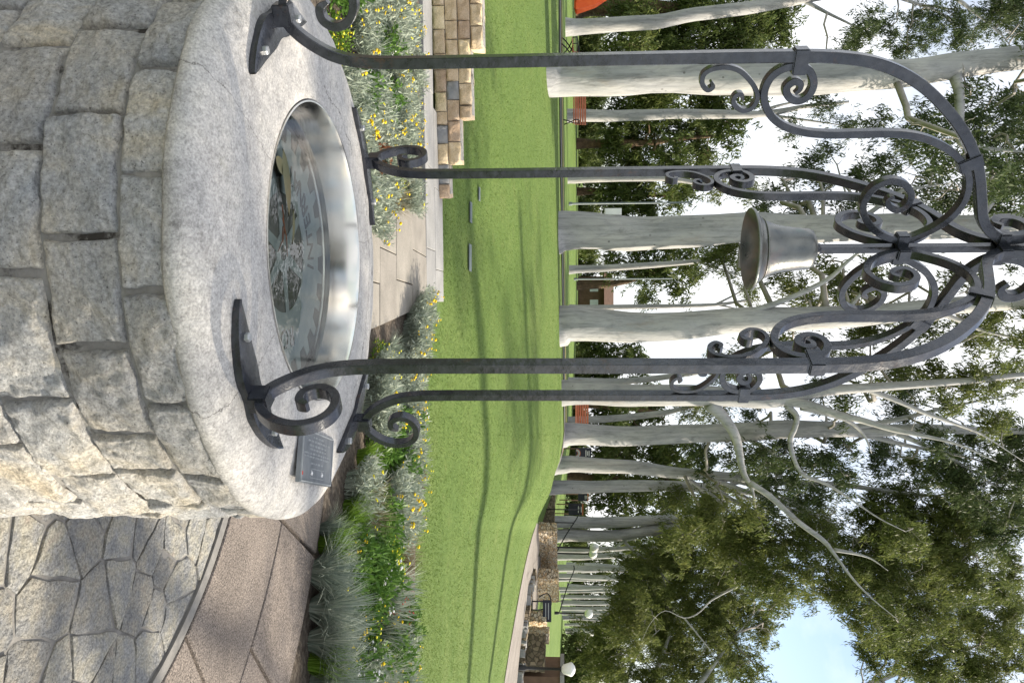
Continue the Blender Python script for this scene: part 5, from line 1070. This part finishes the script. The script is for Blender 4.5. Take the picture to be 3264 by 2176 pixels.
def stone_wall(name, pts, z0, hgt, mat, label, thick=0.45, n=26):
    """low rubble wall along world points; every course roughened"""
    m_ = MB(); V_ = []; P = [Vector((p[0], p[1])) for p in pts]; tot = (P[1] - P[0]).length; d = (P[1] - P[0]) / tot; nr = Vector((-d.y, d.x)); rows_ = 7
    for i in range(n + 1):
        q = P[0] + d * tot * i / n
        for (s, j) in [(-1, j) for j in range(rows_ + 1)] + [(1, j) for j in range(rows_, -1, -1)]:
            b = 0.05 * noise.noise((q.x * 3.1, q.y * 3.1, j * 2.3)); w_ = q + nr * s * (thick / 2 + b); V_.append((w_.x, w_.y, z0 + hgt * j / rows_ - (0.3 if j == 0 else 0) + 0.02 * noise.noise((q.x * 4, q.y * 4, 7))))
    k = 2 * (rows_ + 1); F_ = [(i * k + j, i * k + (j + 1) % k, (i + 1) * k + (j + 1) % k, (i + 1) * k + j) for i in range(n) for j in range(k)] + [tuple(range(k)), tuple(n * k + j for j in range(k))[::-1]]
    m_.add(V_, F_); o = m_.build(name, mat); tag(o, label, 'wall'); return o
def mk_rubble(name, cols, scale):
    t = NT(name); g_ = t.n('ShaderNodeNewGeometry'); mp = t.n('ShaderNodeMapping'); mp.inputs['Scale'].default_value = (1, 1, 1.7); t.l(g_.outputs['Position'], mp.inputs[0])
    vo = t.n('ShaderNodeTexVoronoi'); vo.inputs['Scale'].default_value = scale; t.l(mp.outputs[0], vo.inputs['Vector'])
    ve = t.n('ShaderNodeTexVoronoi', feature='DISTANCE_TO_EDGE'); ve.inputs['Scale'].default_value = scale; t.l(mp.outputs[0], ve.inputs['Vector'])
    sp = t.n('ShaderNodeSeparateColor'); t.l(vo.outputs['Color'], sp.inputs[0]); c = t.ramp(sp.outputs[0], cols); j = t.ramp(ve.outputs['Distance'], [(0.02, 0.0), (0.09, 1.0)])
    c = t.mix(j, (0.10, 0.085, 0.06), c); return t.fin(c, 0.9, t.bump(j, 0.8, 0.05), 0, 0.2)
MAT['rubble_pale'] = mk_rubble('rubble_pale', [(0.1, (0.50, 0.35, 0.20)), (0.5, (0.60, 0.47, 0.31)), (0.9, (0.62, 0.54, 0.42))], 6.5)
MAT['rubble_dark'] = mk_rubble('rubble_dark', [(0.1, (0.13, 0.10, 0.07)), (0.5, (0.20, 0.16, 0.11)), (0.9, (0.26, 0.21, 0.14))], 3.0)
def wall_px(name, a, b, Ya, Yb, xtop_a, mat, label):
    p, q = at(a[0], a[1], Ya), at(b[0], b[1], Yb); top = at(xtop_a, a[1], Ya).z; z0 = min(p.z, q.z); return stone_wall(name, [(p.x, p.y), (q.x, q.y)], z0, top - z0, MAT[mat], label)
wall_px('stone_wall', (1233, 1118), (1233, 1208), 42, 38, 1276, 'rubble_dark', 'dark rubble retaining wall rising from the lawn, left of the pale walls')
wall_px('stone_wall', (1240, 1209), (1246, 1296), 36.0, 38.6, 1279, 'rubble_pale', 'pale sandstone rubble wall with a grey sign, the wider one')
wall_px('stone_wall', (1240, 1296), (1243, 1316), 39.5, 40.5, 1280, 'rubble_dark', 'short dark stretch of rubble wall between the two pale walls')
wall_px('stone_wall', (1242, 1316), (1250, 1372), 36.6, 38.6, 1283, 'rubble_pale', 'pale sandstone rubble wall, right of the dark gap')
wall_px('stone_wall', (1226, 1413), (1230, 1440), 34, 35.2, 1255, 'rubble_pale', 'small sandstone wall end beside the bronze sign frame')
wall_px('stone_wall', (1222, 1450), (1222, 1466), 34, 33, 1262, 'rubble_pale', 'narrow pale stone pier at right of the small wall end')
wall_px('stone_wall', (1210, 1466), (1205, 1530), 33, 31, 1254, 'rubble_dark', 'dark brown stone retaining wall near the right edge')
p = at(1258, 1222, 36.02); m_ = MB(); m_.box((0, -0.02, 0), (0.34, 0.03, 0.36)); o = m_.build('wall_sign', MAT['galv']); o.rotation_euler = (0, 0, R(45)); o.location = p; tag(o, 'small grey sign fixed on the wider pale stone wall', 'sign')
# dark stones edging the gravel path
re = random.Random(2); edge_pts = [ground(*q) for q in catmull([(1186, 1585), (1192, 1530), (1198, 1470), (1206, 1400), (1212, 1355), (1222, 1322)], 14)]
ek = []
for v in range(4):
    me = rock_block(0.34, 0.26, 0.20, v * 9.1, 0.05, 4, 3); me.materials.append(MAT['rubble_dark'] if v % 2 else MAT['grey_stone']); ek.append(me)
border = empty('stone_border', edge_pts[0]); tag(border, 'row of rough dark stones edging the gravel path at right', 'border')
for i, q in enumerate(edge_pts):
    o = link(bpy.data.objects.new('stone', ek[i % 4]), border); o.location = q - edge_pts[0] + Vector((re.uniform(-.1, .1), re.uniform(-.12, .12), 0.07)); o.rotation_euler = (0, re.uniform(-.2, .2), re.uniform(0, 6)); s = re.uniform(.8, 1.3); o.scale = (s, s, s)
# information signs among the trunks
def sign(x0, x1, y0, y1, Y, label, kind):
    a, b = at(x0, y0, Y), at(x1, y1, Y); zb = zt((a.x + b.x) / 2, Y); S = empty('park_sign', ((a.x + b.x) / 2, Y, zb)); tag(S, label, 'sign'); W_, H0, H1 = (b.x - a.x), a.z - zb, b.z - zb
    m_ = MB(); m_.box((0, 0, (H0 + H1) / 2), (W_, 0.05, H1 - H0)); m_.build('panel', MAT['sign_navy'] if kind != 'pale' else MAT['sign_pale'], S)
    for s in (-1, 1): m_ = MB(); m_.tube([(s * W_ * .42, 0.05, -0.2), (s * W_ * .42, 0.05, H1)], 0.03, 6); m_.build('leg', MAT['brown'], S, True)
    if kind == 'arcs':
        for k, (rr, mt) in enumerate(((0.42, 'bench_wood'), (0.34, 'white'), (0.26, 'sign_pale'), (0.18, 'bench_wood'))):
            m_ = MB(); m_.tube([(W_ * rr * math.cos(t), -0.032, H0 + (H1 - H0) * 0.02 + W_ * rr * math.sin(t)) for t in np.linspace(0.1, 3.04, 14)], 0.012, 5); m_.build('arc', MAT[mt], S)
    if kind in ('arcs', 'lines'):
        for k in range(3): m_ = MB(); m_.box((0, -0.03, H0 + (H1 - H0) * (0.66 + 0.1 * k)), (W_ * (0.6, 0.4, 0.5)[k], 0.01, (H1 - H0) * 0.04)); m_.build('text_line', MAT['white'], S)
    if kind == 'lines': m_ = MB(); m_.box((0, -0.004, H1 - 0.04), (W_ * 1.02, 0.05, 0.08)); m_.build('header', MAT['bench_wood'], S)
sign(1322, 1358, 1028, 1053, 36, 'dark sign with pale arcs right of the straight gum trunk', 'arcs')
sign(1328, 1352, 1133, 1150, 46, 'dark notice board with a red top behind the slim gum trunks', 'lines')
sign(1306, 1340, 1156, 1182, 44, 'dark brown kiosk board behind the handrail', 'lines')
sign(1306, 1346, 873, 883, 38, 'narrow pale blue sign beside the gum trunk between the right posts', 'pale')
# hut far behind below the bell
p = at(1352, 682, 70); hut = empty('picnic_shelter', (p.x, 70, zt(p.x, 70))); tag(hut, 'brown timber shelter far off below the bell', 'shelter')
m_ = MB(); m_.box((0, 0, 1.1), (3.4, 2.4, 2.2)); m_.build('walls', MAT['brown'], hut)
m_ = MB(); m_.add([(-2.1, -1.6, 2.2), (2.1, -1.6, 2.2), (2.1, 1.6, 2.2), (-2.1, 1.6, 2.2), (-1.6, 0, 3.1), (1.6, 0, 3.1)], [(0, 1, 5, 4), (2, 3, 4, 5), (1, 2, 5), (3, 0, 4), (0, 3, 2, 1)]); m_.build('roof', MAT['brown'], hut)
for sx in (-0.8, 0.7): m_ = MB(); m_.box((sx, -1.215, 1.35), (0.8, 0.06, 0.7)); m_.build('window', MAT['sign_pale'], hut)
# handrails
def rail(pts, label, legs=(), rad=0.028):
    P = [at(x, y, Y) for x, y, Y in pts]; o = empty('handrail', P[0]); tag(o, label, 'handrail'); m_ = MB(); m_.tube([Vector(q) - P[0] for q in catmull([tuple(p) for p in P], 4)], rad, 6); m_.build('rail', MAT['black'], o, True)
    for x, y, Y in legs:
        q = at(x, y, Y); m_ = MB(); m_.tube([q - P[0], Vector((q.x, q.y, zt(q.x, q.y) - 0.1)) - P[0]], rad, 6); m_.build('post', MAT['black'], o, True)
rail([(1278, 1268, 38), (1300, 1228, 38), (1330, 1180, 39), (1330, 1158, 39), (1312, 1160, 39)], 'sloping black handrail rising above the wider pale wall', [(1289, 1250, 38), (1318, 1200, 38.5), (1330, 1170, 39)])
rail([(1284, 1408, 40), (1302, 1350, 41), (1318, 1310, 42), (1318, 1298, 42)], 'sloping black handrail right of the pale walls', [(1293, 1380, 40.5), (1310, 1330, 41.5)])
rail([(1238, 1370, 34), (1256, 1362, 34), (1264, 1372, 34), (1264, 1392, 34), (1240, 1400, 34)], 'looped black rail end left of the bronze sign frame', [(1240, 1400, 34)])
S = ground(1246, 1402); sf = empty('name_board', (S.x, 34, zt(at(1246, 1402, 34).x, 34))); sf.location.x = at(1246, 1402, 34).x
tag(sf, 'dark framed name board beyond the gravel path', 'sign'); h0 = at(1248, 1402, 34).z - sf.location.z
m_ = MB(); m_.box((0, 0, h0 + 0.16), (0.92, 0.06, 0.36)); m_.build('board', MAT['sign_navy'], sf)
for k in range(2): m_ = MB(); m_.box((0, -0.034, h0 + 0.10 + 0.12 * k), (0.7, 0.01, 0.035)); m_.build('text_line', MAT['galv'], sf)
for s in (-.4, .4): m_ = MB(); m_.tube([(s, 0, -0.1), (s, 0, h0)], 0.03, 6); m_.build('leg', MAT['black'], sf, True)
# brown building end and concrete step at the right edge
p = at(1200, 1552, 31); bl = empty('brick_building', (p.x + 0.35, 31.0, zt(p.x, 31) - 0.1)); tag(bl, 'corner of a plain brown building at the right edge', 'building')
m_ = MB(); m_.box((0.35, 1.0, 0.85), (1.4, 2.0, 1.7)); m_.build('wall', MAT['brown'], bl)
m_ = MB(); m_.box((0.35, 1.0, 1.78), (1.6, 2.2, 0.16)); m_.build('roof_slab', MAT['grey_slab'], bl)
